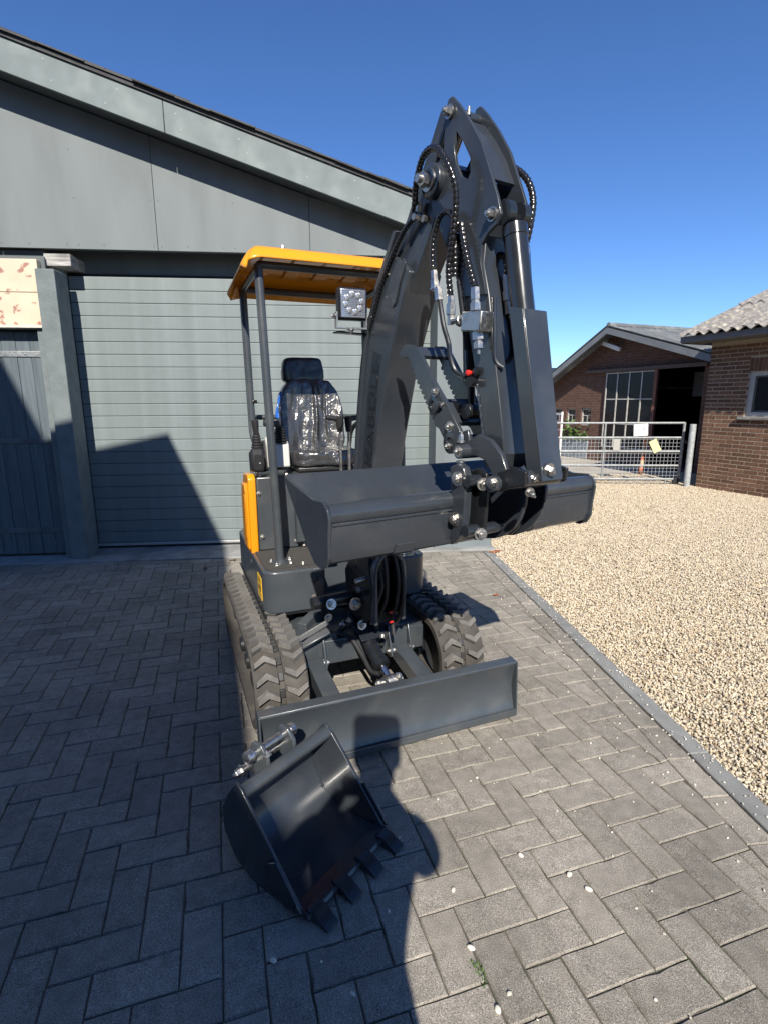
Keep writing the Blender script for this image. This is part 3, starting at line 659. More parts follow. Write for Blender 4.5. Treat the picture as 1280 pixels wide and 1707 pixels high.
MB().tube([(-.30, .44, .31), (-.20, .43, .345), (-.10, .40, .325), (-.06, .33, .26), (-.045, .25, .215), (-.02, .205, .215)], .011, 10, 8).build('blade_hose', RUBBER_B, bl)
MB().tube([(.24, .44, .30), (.16, .42, .33), (.10, .40, .31), (.05, .36, .27)], .010, 10, 6).build('blade_hose', RUBBER_B, bl)
# --- slewing platform
def rc(cx, cy, r, a0, a1): return arc(cx, cy, r, a0, a1, 7)
plan = rc(-.38, .67, .07, 180, 270) + [(-.150, .600), (-.135, .80), (.225, .80), (.240, .600)] + rc(.34, .67, .07, 270, 360) + rc(.27, 1.50, .14, 0, 90) + rc(-.31, 1.50, .14, 90, 180)
pf = MB().prism(plan, .405, .62, XY).build('platform', PAINT, EX, bevel=.010, seg=3)
MB().prism([(-.43, .67), (-.40, .625), (-.16, .615), (-.16, .80), (-.13, .99), (-.43, .99)], .6205, .6245, XY).build('floor_mat', mat('ribbed_mat', (.055, .052, .048), .75, bump=.8, bscale=60, stretch=(1, 12, 1), bdist=.006), pf)
mb = MB()
for i in range(26): mb.bb(-.425, -.155, .660 + i * .0125, .666 + i * .0125, .6246, .6275)
mb.build('mat_ribs', mat('ribbed_mat', (.055, .052, .048), .75), pf)
for z in (.565, .465): MB().lathe((-.205, .600, z), (0, -1, 0), [(-.004, .021), (.002, .021), (.006, .016), (.007, .004)], 20).build('rubber_plug', mat('olive_plug', (.06, .055, .045), .6), pf)
MB().box((-.4515, .735, .515), (.0022, .115, .115)).build('warning_label', mat('label_yellow', (.80, .48, .02), .45), pf)
mb = MB()
for k, (yy, zz, a, b) in enumerate(((.735, .555, .08, .005), (.735, .543, .08, .005), (.715, .51, .036, .034), (.757, .51, .024, .026), (.735, .475, .08, .005))): mb.box((-.4530, yy, zz), (.0012, a, b))
mb.build('label_print', mat('label_print', (.10, .06, .01), .6), pf)
MB().bb(-.455, .415, .603, 1.55, .396, .4045).build('skirt', BLACK, pf)
MB().prism([(.78, .6245), (.70, .6245), (.735, .80), (.79, .825), (.86, .80), (.86, .6245)], -.155, -.055, YZ).build('pedal_housing', mat('worn_grey_paint', (.075, .078, .078), .55, var=.2, vscale=9, bump=.2), pf, bevel=.012)
mb = MB()
for dx, dy in ((-.03, -.045), (.042, -.03), (.05, .035), (-.045, .03)): mb.hexbolt((-.34 + dx, .73 + dy, .6275), (0, 0, 1), .010, .010)
mb.hexbolt((-.245, .66, .6275), (0, 0, 1), .009); mb.hexbolt((.30, .66, .62), (0, 0, 1), .010); mb.hexbolt((.345, .70, .62), (0, 0, 1), .010); mb.hexbolt((.36, .64, .62), (0, 0, 1), .008)
mb.build('deck_bolts', CHROME, pf)
# --- engine housing and yellow side cover
hs = MB().prism([(-.405, 1.0), (-.13, 1.0), (-.13, 1.04), (.39, 1.04), (.39, 1.50), (.25, 1.60), (-.22, 1.60), (-.375, 1.42), (-.405, 1.20)], .6205, 1.028, XY).build('engine_housing', PAINT, EX, bevel=.010)
mb = MB()
for x, z in ((-.392, .94), (-.385, .70), (-.20, .985), (-.20, .66)): mb.hexbolt((x, 1.0, z), (0, -1, 0), .009)
mb.hexbolt((-.16, .99, .632), (0, 0, 1), .010); mb.hexbolt((-.125, .985, .632), (0, 0, 1), .010)
mb.build('housing_bolts', CHROME, hs)
MB().bb(-.205, -.135, .955, 1.0, .66, .965).build('side_bracket', PAINT, hs, bevel=.006)
MB().bb(-.22, -.135, .94, .998, .966, .974).build('bright_catch', CHROME, hs, bevel=.002)
yc = MB().prism([(.985, .60), (1.0, .56), (1.16, .56), (1.20, .60), (1.20, .98), (1.16, 1.035), (1.01, 1.045), (.985, 1.02)], -.448, -.408, YZ).build('side_cover', YELLOW, EX, bevel=.008, seg=3)
MB().prism([(1.02, .66), (1.04, .63), (1.15, .63), (1.18, .68), (1.18, .92), (1.15, .985), (1.04, .985), (1.02, .95)], -.462, -.446, YZ).build('cover_bulge', YELLOW, yc, bevel=.012, seg=3)
MB().prism([(1.045, .70), (1.06, .68), (1.11, .68), (1.12, .70), (1.12, .92), (1.06, .93), (1.045, .91)], -.4640, -.4615, YZ).build('painted_slot_shade', mat('yellow_paint_shade_slot', (.50, .20, .008), .4), yc, bevel=.001)  # slot shade painted as a thin darker yellow plate on the bulge
MB().prism([(1.0, .64), (1.02, .62), (1.03, .80), (1.02, .98), (1.0, 1.0), (.995, .82)], -.458, -.448, YZ).build('cover_rim', YELLOW, yc, bevel=.004)
MB().hexbolt((-.44, .995, .575), (0, -1, 0), .010).hexbolt((-.405, .985, .585), (0, -1, 0), .010).build('cover_bolts', CHROME, yc)
# --- seat, wrapped in clear film
st = MB().bb(-.16, .17, 1.07, 1.42, 1.03, 1.06).build('seat', PLASTIC, EX, bevel=.01)
def soft(name, w, d, h, M, m, parent, jit=.006, shape=None, seed=0, sub=26):
    mb = MB(); n = sub; rg = []
    mb2 = bmesh.ops.create_cube(mb.bm, size=1.0); bmesh.ops.subdivide_edges(mb.bm, edges=mb.bm.edges[:], cuts=n, use_grid_fill=True)
    for v in mb.bm.verts:
        p = v.co * 2; q = Vector((p.x, p.y, p.z)); k = 7
        nr = (abs(q.x) ** k + abs(q.y) ** k + abs(q.z) ** k) ** (1 / k); q = q / nr if nr > 0 else q
        c = Vector((q.x * w / 2, q.y * d / 2, q.z * h / 2))
        if shape: c = shape(c, q)
        nn = mnoise.noise(c * 16 + Vector((seed, 0, 0))) + .5 * mnoise.noise(c * 40 + Vector((0, seed, 0)))
        dr_ = q.normalized(); v.co = M @ (c + dr_ * nn * jit)
    return mb.build(name, m, parent, smooth=60)
def cush(c, q):
    return c + Vector((0, 0, -.012 * (1 - q.x * q.x) * (q.z > 0)))
soft('cushion', .385, .40, .105, Matrix.Translation((.005, 1.25, 1.108)), WRAP, st, .006, cush, 3)
def backs(c, q):
    z = q.z; wf = 1.0 if z < .1 else 1 - .30 * ((z - .1) / .9) ** 1.5
    c = Vector((c.x * wf, c.y, c.z))
    if q.y < 0: c.y += -.030 * max(0, abs(q.x) - .55) / .45 * (1 - .5 * max(0, z)) + .012 * math.exp(-((abs(q.x) - .28) / .07) ** 2) * (abs(z + .25) < .5)
    return c
BK = Matrix.Translation((.005, 1.43, 1.33)) @ Matrix.Rotation(R(-9), 4, 'X')
soft('backrest', .40, .11, .44, BK, WRAP, st, .007, backs, 8, 34)
soft('headrest', .255, .085, .150, Matrix.Translation((-.02, 1.475, 1.605)) @ Matrix.Rotation(R(-6), 4, 'X'), mat('headrest_vinyl', (.016, .016, .018), .35, bump=.4, bscale=30, bdist=.006, coat=.3), st, .004, lambda c, q: Vector((c.x * (1 - .10 * max(0, q.z)), c.y, c.z)), 5, 22)
MB().tube([(-.07, 1.475, 1.50), (-.07, 1.47, 1.57)], .008).tube([(.04, 1.475, 1.50), (.04, 1.47, 1.57)], .008).build('headrest_rods', CHROME, st)
soft('blue_film', .075, .02, .17, Matrix.Translation((-.165, 1.395, 1.395)) @ Matrix.Rotation(R(14), 4, 'Y') @ Matrix.Rotation(R(-9), 4, 'X'), BLUEF, st, .008, None, 2, 12)
MB().tube([(.215, 1.30, 1.14), (.225, 1.28, 1.24), (.235, 1.20, 1.29), (.245, 1.10, 1.31)], .014, 10, 6).build('armrest', PLASTIC, st)
# --- left console with joystick
cs = MB().prism([(1.02, 1.055), (1.30, 1.055), (1.30, 1.20), (1.10, 1.20), (1.02, 1.10)], -.36, -.215, YZ).build('left_console', PLASTIC, EX, bevel=.014)
MB().prism([(1.006, 1.075), (1.018, 1.07), (1.088, 1.20), (1.075, 1.235), (1.02, 1.19)], -.335, -.215, YZ).build('console_panel', CREAMPL, cs, bevel=.010)
MB().prism([(.955, 1.06), (1.06, 1.05), (1.08, 1.155), (.975, 1.185), (.95, 1.15)], -.425, -.362, YZ).build('switch_box', PLASTIC, cs, bevel=.012)
MB().hexbolt((-.385, .962, 1.105), (0, -1, .1), .006).cyl((-.385, 1.02, 1.025), (-.385, 1.02, 1.056), .012).hexbolt((-.30, 1.03, 1.028), (0, 0, 1), .010).hexbolt((-.24, 1.0, 1.03), (0, -.3, 1), .010).build('console_bolts', CHROME, cs)
def bellows(x, y, z, h, r): return MB().lathe((x, y, z), (0, 0, 1), [(0, r)] + [(h * (i + 1) / 12, r * (1 - .45 * (i + 1) / 12) * (1 if i % 2 else .80)) for i in range(12)], 18)
js = bellows(-.385, 1.03, 1.17, .085, .034).build('joystick', RUBBER_B, cs)
MB().lathe((-.385, 1.03, 1.25), (-.06, 0, 1), [(0, .014), (.03, .016), (.06, .019), (.075, .018), (.078, .010)], 16).build('joystick_grip', PLASTIC, js)
b2 = bellows(-.255, 1.06, 1.20, .085, .045).build('joystick', RUBBER_B, cs)
MB().box((-.30, 1.05, 1.305), (.085, .035, .035), (0, .1, 0)).lathe((-.262, 1.06, 1.27), (0, 0, 1), [(0, .012), (.03, .018)], 14).build('joystick_grip', PLASTIC, b2, bevel=.008)
# --- travel levers
for x0, x1, sd in ((.040, .022, -1), (.085, .070, 1)):
    lv = MB().cyl((x0, .90, .63), (x1, .86, 1.30), .0075, None, 12).build('travel_lever', CHROME, EX)
    MB().lathe((x1, .861, 1.262), (-.02, -.02, 1), [(0, .014), (.05, .020), (.075, .022), (.082, .012)], 16).cyl((x1, .861, 1.328), (x1 + sd * .062, .861, 1.338), .014).lathe((x1 + sd * .058, .861, 1.337), (sd, 0, .1), [(0, .014), (.012, .013), (.016, .006)], 14).build('lever_grip', PLASTIC, lv)
# --- canopy
cn = MB()
def post(p): return p
FRM = PAINT
cn.tube([(-.36, .80, 2.035), (.325, .80, 2.035)], .018, 12).tube([(-.365, 1.31, 2.02), (.325, 1.31, 2.02)], .018, 12)
cn.tube([(-.365, .80, 2.035), (-.375, 1.31, 2.02)], .018, 12).tube([(.325, .80, 2.035), (.325, 1.31, 2.02)], .018, 12)
cp = cn.build('canopy', FRM, EX)
for x0, x1 in ((-.345, -.372), (.325, .33)):
    o = MB().tube([(x0, .73, .625), (x1, .80, 2.035)], .0205, 16).build('front_post', PAINT, cp)
    MB().lathe((x0, .73, .6245), (0, 0, 1), [(0, .05), (.008, .05), (.009, .03), (.02, .028)], 20).build('post_foot', PAINT, o)
for sd, xx in ((-1, -.375), (1, .325)):
    o = MB().tube([(xx, 1.31, 2.02), (xx + .004, 1.30, 1.70), (xx + .008, 1.29, 1.36), (xx + .012, 1.275, 1.22), (xx + .022 * -sd + .02 * (sd < 0), 1.22, 1.15), (xx + .035 * -sd, 1.14, 1.10), (xx + .04 * -sd, 1.12, 1.04)], .0205, 14, 6).build('rear_post', PAINT, cp)
    MB().hexbolt((xx + .02 * -sd, 1.28, 1.42), (-sd, -.3, 0), .009, .018).build('knob', BLACK, o)
MB().tube([(-.365, 1.285, 1.31), (-.345, 1.42, 1.318), (-.30, 1.53, 1.325), (.25, 1.53, 1.325), (.30, 1.42, 1.318), (.318, 1.285, 1.31)], .016, 12).build('rear_crossbar', PAINT, cp)
def roof_z(x, y):
    ex_ = max(0, (abs(x + .02) - .355) / .085); ey_f = max(0, (.76 - y) / .06); ey_r = max(0, (y - 1.27) / .10)
    ex_ = min(1, ex_); ey_f = min(1, ey_f); ey_r = min(1, ey_r)
    dm = max(.088 * ex_ ** 2, .060 * ey_f ** 1.8, .098 * ey_r ** 2); fz = 2.106 - dm - .022 * (y - .7) / .67 - .02 * min(ex_, max(ey_f, ey_r))
    inn_ = .84 < y < 1.24 and abs(x + .02) < .33; rib = (-.009 * (math.sin((x + .02) * 2 * math.pi / .16) > .2) - .005 * (math.sin((y - .8) * 2 * math.pi / .17) > .4)) * inn_
    return fz + rib
nx, ny = 120, 90; mb = MB(); G = []
xs = [-.46 + .88 * i / nx for i in range(nx + 1)]; ys = [.70 + .67 * j / ny for j in range(ny + 1)]
def pt(x, y):                                                       # round the plan corners
    cx, cy = min(max(x, -.39), .35), min(max(y, .77), 1.30); dx, dy = x - cx, y - cy
    if dx and dy:
        m = max(abs(dx), abs(dy)); k = m / math.hypot(dx, dy); return cx + dx * k, cy + dy * k
    return x, y
for y in ys:
    row = []
    for x in xs: X, Y_ = pt(x, y); row.append(mb.bm.verts.new((X, Y_, roof_z(x, y))))
    G.append(row)
for j in range(ny):
    for i in range(nx): mb._f([G[j][i], G[j][i + 1], G[j + 1][i + 1], G[j + 1][i]])
ro = mb.build('canopy_roof', YELLOW, cp, smooth=40); sd_ = ro.modifiers.new('thickness', 'SOLIDIFY'); sd_.thickness = .005; sd_.offset = -1
mb = MB().hexbolt((-.26, .78, 2.108), (0, 0, 1), .008).hexbolt((.25, .78, 2.108), (0, 0, 1), .008); mb.build('roof_bolts', CHROME, cp)

# --- boom frame: mesh x = across, y = -reach, z = up
BL, BR_ = (.022, .458, 0), (0, 0, R(8.7))
bp = lambda u, z, w: (w, -u, z)
UZ = lambda a, b, t: (t, -a, b)
def bpart(mb, name, m, parent=None, **k):
    if parent is None: return mb.build(name, m, EX, BL, BR_, **k)
    return mb.build(name, m, parent, **k)
# swing bracket
sb = MB()
for w in (-.085, .060):
    sb.prism([(-.06, .42), (.10, .40), (.17, .46), (.19, .60), (.155, .74), (.10, .80), (.03, .80), (-.02, .70), (-.08, .62)], w, w + .025, UZ)
sb.prism([(-.07, .42), (.13, .40), (.15, .46), (-.07, .47)], -.06, .06, UZ).prism([(-.05, .72), (.05, .74), (.03, .80), (-.03, .78)], -.06, .06, UZ)
sb.lathe(bp(-.08, .40, 0), (0, 0, 1), [(0, .05), (.24, .05)], 20)
swb = bpart(sb, 'swing_bracket', BLACK, bevel=.006)
arch = []
for i in range(13):
    a = R(180 * i / 12); arch.append((math.cos(a) * .082, .66 + math.sin(a) * .115))
inner = [(x * .80, .66 + (z - .66) * .80) for x, z in arch]
pa = [(-.082, .43)] + arch[::-1] + [(.082, .43), (.062, .43)] + inner + [(-.062, .43)]
bpart(MB().prism(pa, -.21, -.165, lambda a, b, t: (a, t, b)), 'arch_guard', PAINT, swb, bevel=.006)
for w, pts in ((-.02, [(.19, .76), (.215, .66), (.20, .55), (.16, .47), (.12, .38)]), (.03, [(.19, .76), (.22, .64), (.205, .52), (.17, .44), (.19, .36)]), (.055, [(.19, .74), (.235, .62), (.22, .5), (.17, .40)]), (-.05, [(.17, .74), (.205, .63), (.19, .54), (.13, .46)])):
    bpart(MB().tube([bp(u, z, w + random.uniform(-.008, .008)) for u, z in pts], .010, 10, 8), 'hydraulic_hose', RUBBER_B, swb)
sc2 = MB().cyl(bp(.02, .52, -.11), bp(.02, .52, -.30), .028).cyl(bp(.02, .52, -.09), bp(.02, .52, -.12), .016)
bpart(sc2, 'swing_cylinder', BLACK, swb)
bpart(MB().hexbolt(bp(.075, .50, -.11), (0, -1, 0), .020, .02).hexbolt(bp(.07, .52, -.23), (0, -1, .3), .016, .02).hexbolt(bp(.10, .40, -.09), (0, -1, .2), .015, .02).cyl(bp(.07, .56, -.10), bp(.07, .565, -.06), .014).hexbolt(bp(.06, .455, -.24), (0, -1, 0), .012).cyl(bp(.12, .625, -.13), bp(.12, .63, -.08), .012), 'bracket_bolts', CHROME, swb)
bpart(MB().cyl(bp(.195, .475, .0), bp(.195, .475, .016), .006).cyl(bp(.20, .43, .0), bp(.20, .43, .016), .006), 'hose_clips', REDP, swb)
# boom
rear = [(.00, .60), (-.03, .70), (-.01, .92), (.035, 1.13), (.085, 1.40), (.145, 1.65), (.235, 1.85), (.37, 2.02), (.525, 2.165)]
wide = [(-.01, .92), (.042, 1.13), (.090, 1.40), (.150, 1.65), (.240, 1.85), (.33, 1.96), (.455, 1.87), (.412, 1.78), (.355, 1.66), (.290, 1.50), (.228, 1.30), (.182, 1.13), (.150, .92)]
tip = [(.585 + .062 * math.cos(R(a)), 2.115 + .062 * math.sin(R(a))) for a in (120, 90, 60, 30, 0, -30)]
front = [(.600, 2.045), (.52, 1.93), (.405, 1.78), (.350, 1.66), (.285, 1.50), (.223, 1.30), (.180, 1.13), (.150, .92), (.125, .70), (.105, .60), (.05, .57)]
bpoly = rear + tip + front
bm_ = bpart(MB().prism(bpoly, -.052, .052, UZ), 'boom', PAINT_D, bevel=.004, smooth=25)
bpart(MB().prism(wide, -.072, .072, UZ), 'boom_box', PAINT_D, bm_, bevel=.006, smooth=25)
def off(poly, k):
    c = Vector((sum(p[0] for p in poly) / len(poly), sum(p[1] for p in poly) / len(poly), 0)); out = []; n = len(poly)
    for i in range(n):
        p0, p1, p2 = [Vector((*poly[(i + j) % n], 0)) for j in (-1, 0, 1)]; t = (p2 - p0).normalized(); nn = Vector((t.y, -t.x, 0)); out.append(((p1 + nn * k).x, (p1 + nn * k).y))
    return out
fl_r = rear[2:8]
bpart(MB().prism([(u - .014, z + .004) for u, z in fl_r] + [(u + .008, z) for u, z in fl_r[::-1]], -.080, .080, UZ), 'boom_flange', PAINT_D, bm_, bevel=.003)
# recessed side panels with the maker's lettering
sp = [(.075, 1.02), (.105, 1.20), (.150, 1.45), (.195, 1.62), (.262, 1.60), (.225, 1.45), (.185, 1.20), (.150, 1.02)]
bpart(MB().prism(sp, -.0745, -.0720, UZ), 'side_panel', PAINT_G, bm_, bevel=.0012)
tm = text_mesh('OKABULL', .098)
o = place('lettering', tm, mat('lettering_black', (.008, .009, .010), .3), bm_)
# text x runs up along the boom, letter tops face the rear edge
dirv = Vector((0, -(.185 - .095), 1.60 - 1.03)).normalized(); nrm = Vector((-1, 0, 0)); upv = nrm.cross(dirv)
o.matrix_local = Matrix.Translation((-.0752, -.158, 1.035)) @ Matrix((dirv, upv, nrm)).transposed().to_4x4() @ Matrix.Diagonal((1.28, .80, 1, 1))
sl = [(.44, 1.90), (.40, 1.84), (.375, 1.78), (.355, 1.76), (.345, 1.78), (.36, 1.83), (.39, 1.89), (.425, 1.92)]
bpart(MB().prism(sl, -.0785, -.0722, UZ), 'raised_rib', PAINT_D, bm_, bevel=.003)
# arm cylinder along the back of the boom
a0, a1 = Vector(bp(.10, 1.52, 0)), Vector(bp(.655, 2.285, 0)); dv = (a1 - a0).normalized(); La = (a1 - a0).length
ac = bpart(MB().lathe(a0, dv, [(0, .02), (0, .034), (.56, .034), (.565, .039), (.60, .039), (.605, .028)], 22), 'arm_cylinder', PAINT_G, bm_)
bpart(MB().cyl(a0 + dv * .58, a1, .017, None, 16), 'rod', ROD, ac)
bpart(MB().bar(a0 + dv * .22 + Vector((0, .048, .03)), a0 + dv * (La - .005) + Vector((0, .048, .03)), .105, .006, (0, .8, .6)).bar(a0 + dv * .22 + Vector((-.05, .03, .018)), a0 + dv * (La - .005) + Vector((-.05, .03, .018)), .006, .055, (0, .8, .6)), 'rod_guard', PAINT_D, ac, bevel=.002)
bpart(MB().cyl(bp(.10, 1.52, -.075), bp(.10, 1.52, .075), .020), 'pin', PAINT_D, ac)
for w in (-.065, .053): bpart(MB().prism([(.06, 1.47), (.13, 1.50), (.145, 1.56), (.10, 1.565), (.075, 1.54)], w, w + .012, UZ), 'cylinder_lug', PAINT_D, ac, bevel=.003)
# boom cylinder in front of the boom foot
b0, b1 = Vector(bp(.19, .60, 0)), Vector(bp(.262, 1.36, 0)); dv = (b1 - b0).normalized()
# pivot boss with big nut
bpart(MB().lathe(bp(.585, 2.115, -.053), (-1, 0, 0), [(0, .052), (.026, .052), (.030, .046)], 28).lathe(bp(.585, 2.115, .053), (1, 0, 0), [(0, .052), (.026, .052)], 28), 'pivot_boss', PAINT_D, bm_, bevel=.002)
bpart(MB().lathe(bp(.585, 2.115, -.083), (-1, 0, 0), [(0, .033), (.008, .033), (.009, .020), (.016, .020)], 24).lathe(bp(.585, 2.115, -.099), (-1, 0, 0), [(0, .024), (.016, .024), (.018, .020)], 6).lathe(bp(.585, 2.115, -.117), (-1, 0, 0), [(0, .014), (.014, .013)], 14), 'pivot_nut', CHROME, bm_)
# work lamps on a bracket
def lamp(w, u, z, yaw, label=None):
    lp = bpart(MB().box((w, -u, z), (.118, .048, .122), (R(2), 0, yaw)), 'work_lamp', BLACK, bm_, bevel=.012, seg=3)
    Mx = Matrix.Translation((w, -u, z)) @ Matrix.Rotation(yaw, 4, 'Z') @ Matrix.Rotation(R(2), 4, 'X')
    lens = MB().box((0, -.026, 0), (.102, .004, .106)); l_ = bpart(lens, 'lens', mat('lamp_reflector', (.30, .31, .35), .28, .7, bump=.5, bscale=90), lp, bevel=.002); l_.matrix_local = Mx
    rb = MB()
    for i in range(15): rb.box((0, -.0285, -.048 + i * .0068), (.098, .0022, .0028))
    for k in range(8):
        a = 2 * math.pi * k / 8 + .2; rb.lathe((math.cos(a) * .033, -.028, math.sin(a) * .033 + .002), (0, -1, 0), [(0, .012), (.004, .011), (.006, .006)], 12)
    r_ = bpart(rb, 'led_cells', mat('lamp_cell', (.55, .56, .60), .16, .7), lp); r_.matrix_local = Mx
    fn = MB()
    for i in range(7): fn.box((-.045 + i * .015, .034, 0), (.004, .024, .10))
    f_ = bpart(fn, 'cooling_fins', BLACK, lp); f_.matrix_local = Mx
    br = MB().bb(-.058, .058, -.010, .016, -.092, -.086).bb(-.064, -.058, -.010, .016, -.092, -.03).bb(.058, .064, -.010, .016, -.092, -.03).hexbolt((0, .003, -.093), (0, 0, -1), .009, .012).hexbolt((-.065, .003, -.045), (-1, 0, 0), .008, .010).hexbolt((.065, .003, -.045), (1, 0, 0), .008, .010)
    b_ = bpart(br, 'lamp_bracket', CHROME, lp); b_.matrix_local = Mx
lamp(-.150, .158, 1.795, R(-9)); lamp(.052, .118, 1.79, R(-9))
bpart(MB().bar(bp(.115, 1.692, -.20), bp(.085, 1.692, .12), .045, .006).bar(bp(.11, 1.688, -.05), bp(.15, 1.64, -.05), .05, .006), 'lamp_bar', BLACK, bm_, bevel=.002)
# --- stick
up_f = [(.668, 2.325), (.70, 2.292), (.755, 2.225), (.81, 2.145), (.855, 2.05), (.885, 1.985), (.902, 1.935), (.885, 1.912), (.85, 1.897), (.822, 1.872), (.822, 1.82), (.850, 1.73)]
up_r = [(.735, 1.74), (.655, 1.90), (.575, 2.03), (.545, 2.09), (.555, 2.145), (.60, 2.165), (.628, 2.19), (.632, 2.255), (.634, 2.30), (.648, 2.325)]
hole = [(.690, 2.222), (.718, 2.190), (.760, 2.125), (.762, 2.085), (.750, 2.070), (.718, 2.090), (.692, 2.135), (.680, 2.180)]
stk = bpart(MB().plate(up_f + up_r, [hole], -.060, -.050, UZ), 'stick', PAINT_D, bevel=.0015, smooth=25)
bpart(MB().plate(up_f + up_r, [hole], .050, .060, UZ), 'side_plate', PAINT_D, stk, bevel=.0015, smooth=25)
box_f = [(.66, 2.255), (.705, 2.215), (.755, 2.148), (.79, 2.08)]
bpart(MB().prism([(.690, 2.262), (.745, 2.20), (.797, 2.125), (.835, 2.05), (.825, 2.045), (.787, 2.118), (.737, 2.19), (.682, 2.252)], -.050, .050, UZ), 'front_web', PAINT_D, stk)
lo = [(.830, 1.90), (.822, 1.82), (.850, 1.73), (.892, 1.52), (.926, 1.363), (.946, 1.26), (.93, 1.215), (.89, 1.21), (.862, 1.26), (.835, 1.383), (.800, 1.50), (.755, 1.66), (.735, 1.74), (.715, 1.80), (.74, 1.88)]
bpart(MB().prism(lo, -.0495, .0495, UZ), 'lower_box', PAINT_D, stk, bevel=.004, smooth=25)
wl_ = MB()
for s in (-.0505, .0505): wl_.tube([bp(.797, 1.52, s), bp(.833, 1.385, s), bp(.856, 1.28, s)], lambda i: .004 + .0016 * math.sin(i * 2.1), 6, 14)
bpart(wl_, 'weld_seam', mat('glossy_weld', (.03, .034, .04), .15, coat=.6), stk)
bpart(MB().cyl(bp(.660, 2.285, -.064), bp(.660, 2.285, .064), .017).cyl(bp(.868, 1.942, -.064), bp(.868, 1.942, .064), .016), 'pins', PAINT_D, stk)
bpart(MB().hexbolt(bp(.660, 2.285, -.064), (-1, 0, 0), .013, .016).hexbolt(bp(.868, 1.942, -.060), (-1, 0, 0), .013, .016).hexbolt(bp(.660, 2.285, .064), (1, 0, 0), .013).cyl(bp(.675, 2.285, .0), bp(.675, 2.300, .0), .006).cyl(bp(.675, 2.300, .0), bp(.675, 2.308, .0), .0045), 'pin_bolts', CHROME, stk)
# bucket cylinder
k0, k1 = Vector(bp(.888, 1.945, 0)), Vector(bp(1.045, 1.20, 0)); dv = (k1 - k0).normalized()
bc = bpart(MB().lathe(k0 + dv * .035, dv, [(0, .02), (0, .037), (.030, .037), (.032, .034), (.43, .034), (.432, .040), (.46, .040), (.465, .026)], 26), 'bucket_cylinder', PAINT_G, stk)
bpart(MB().lathe(k0 + Vector((-.042, 0, 0)), (1, 0, 0), [(0, .026), (0, .034), (.026, .034), (.026, .026)], 22).lathe(k0 + Vector((.016, 0, 0)), (1, 0, 0), [(0, .026), (0, .034), (.026, .034), (.026, .026)], 22), 'eye', PAINT_G, bc)
bpart(MB().cyl(k0 + dv * .45, k1, .018), 'rod', ROD, bc)
g0, g1 = k0 + dv * .27, k0 + dv * .755; nf = Vector((0, -math.cos(math.atan2(.157, .745)), -math.sin(math.atan2(.157, .745))))
gd = MB()
x_, = (Vector((1, 0, 0)),)
for (wA, wB, dA, dB) in ((-.046, .046, .046, .051), (-.046, -.041, -.01, .046), (.041, .046, -.01, .046)):
    vs = []
    for p in (g0, g1):
        for a, b in ((wA, dA), (wB, dA), (wB, dB), (wA, dB)): vs.append(gd.bm.verts.new(p + x_ * a * (1 if p is g0 else .92) + nf * b))
    for f in ((0, 1, 2, 3), (7, 6, 5, 4), (0, 4, 5, 1), (1, 5, 6, 2), (2, 6, 7, 3), (3, 7, 4, 0)): gd._f([vs[i] for i in f])
bpart(gd, 'rod_cover', PAINT_D, bc, bevel=.002)
bpart(MB().hexbolt(g1 + nf * .050 - dv * .03 + x_ * -.012, nf, .014, .014).hexbolt(g1 + nf * .02 + x_ * .050 - dv * .04, (1, 0, 0), .013, .012).hexbolt(g1 + nf * .02 - dv * .0 + x_ * -.05, nf, .009, .012), 'cover_bolts', CHROME, bc)
# bucket linkage
def ring(cu, cz, r, n=20): return [(cu + r * math.cos(2 * math.pi * i / n), cz + r * math.sin(2 * math.pi * i / n)) for i in range(n)]
lk = [(.80, 1.285)] + [(.86, 1.318), (.915, 1.305), (.965, 1.265), (.992, 1.215), (1.0, 1.165), (.965, 1.15), (.935, 1.165), (.925, 1.205), (.895, 1.24), (.845, 1.25), (.80, 1.24), (.785, 1.26)]
for w in (-.082, .064): bpart(MB().prism(lk, w, w + .018, UZ), 'curved_link', PAINT_D, stk, bevel=.004, smooth=25)
bpart(MB().cyl(bp(.808, 1.262, -.115), bp(.808, 1.262, .115), .024).cyl(bp(.965, 1.178, -.118), bp(.965, 1.178, .09), .024).cyl(bp(1.045, 1.20, -.07), bp(1.045, 1.20, .07), .024).cyl(bp(.90, 1.235, -.07), bp(.90, 1.235, .07), .02), 'link_pins', PAINT_D, stk)
bpart(MB().hexbolt(bp(.808, 1.262, -.115), (-1, 0, 0), .012).hexbolt(bp(.808, 1.29, -.105), (0, 0, 1), .009, .02).hexbolt(bp(.808, 1.232, -.105), (0, 0, -1), .009, .02).hexbolt(bp(.975, 1.183, -.118), (-1, -.4, 0), .013).hexbolt(bp(1.066, 1.165, -.062), (-.3, -1, -.3), .009, .02), 'link_bolts', CHROME, stk)
for w in (-.094, .070): bpart(MB().prism([(.955, 1.15), (1.0, 1.165), (1.075, 1.185), (1.08, 1.225), (1.03, 1.235), (.965, 1.21)], w, w + .012, UZ), 'rocker_link', BLACK, stk, bevel=.003)
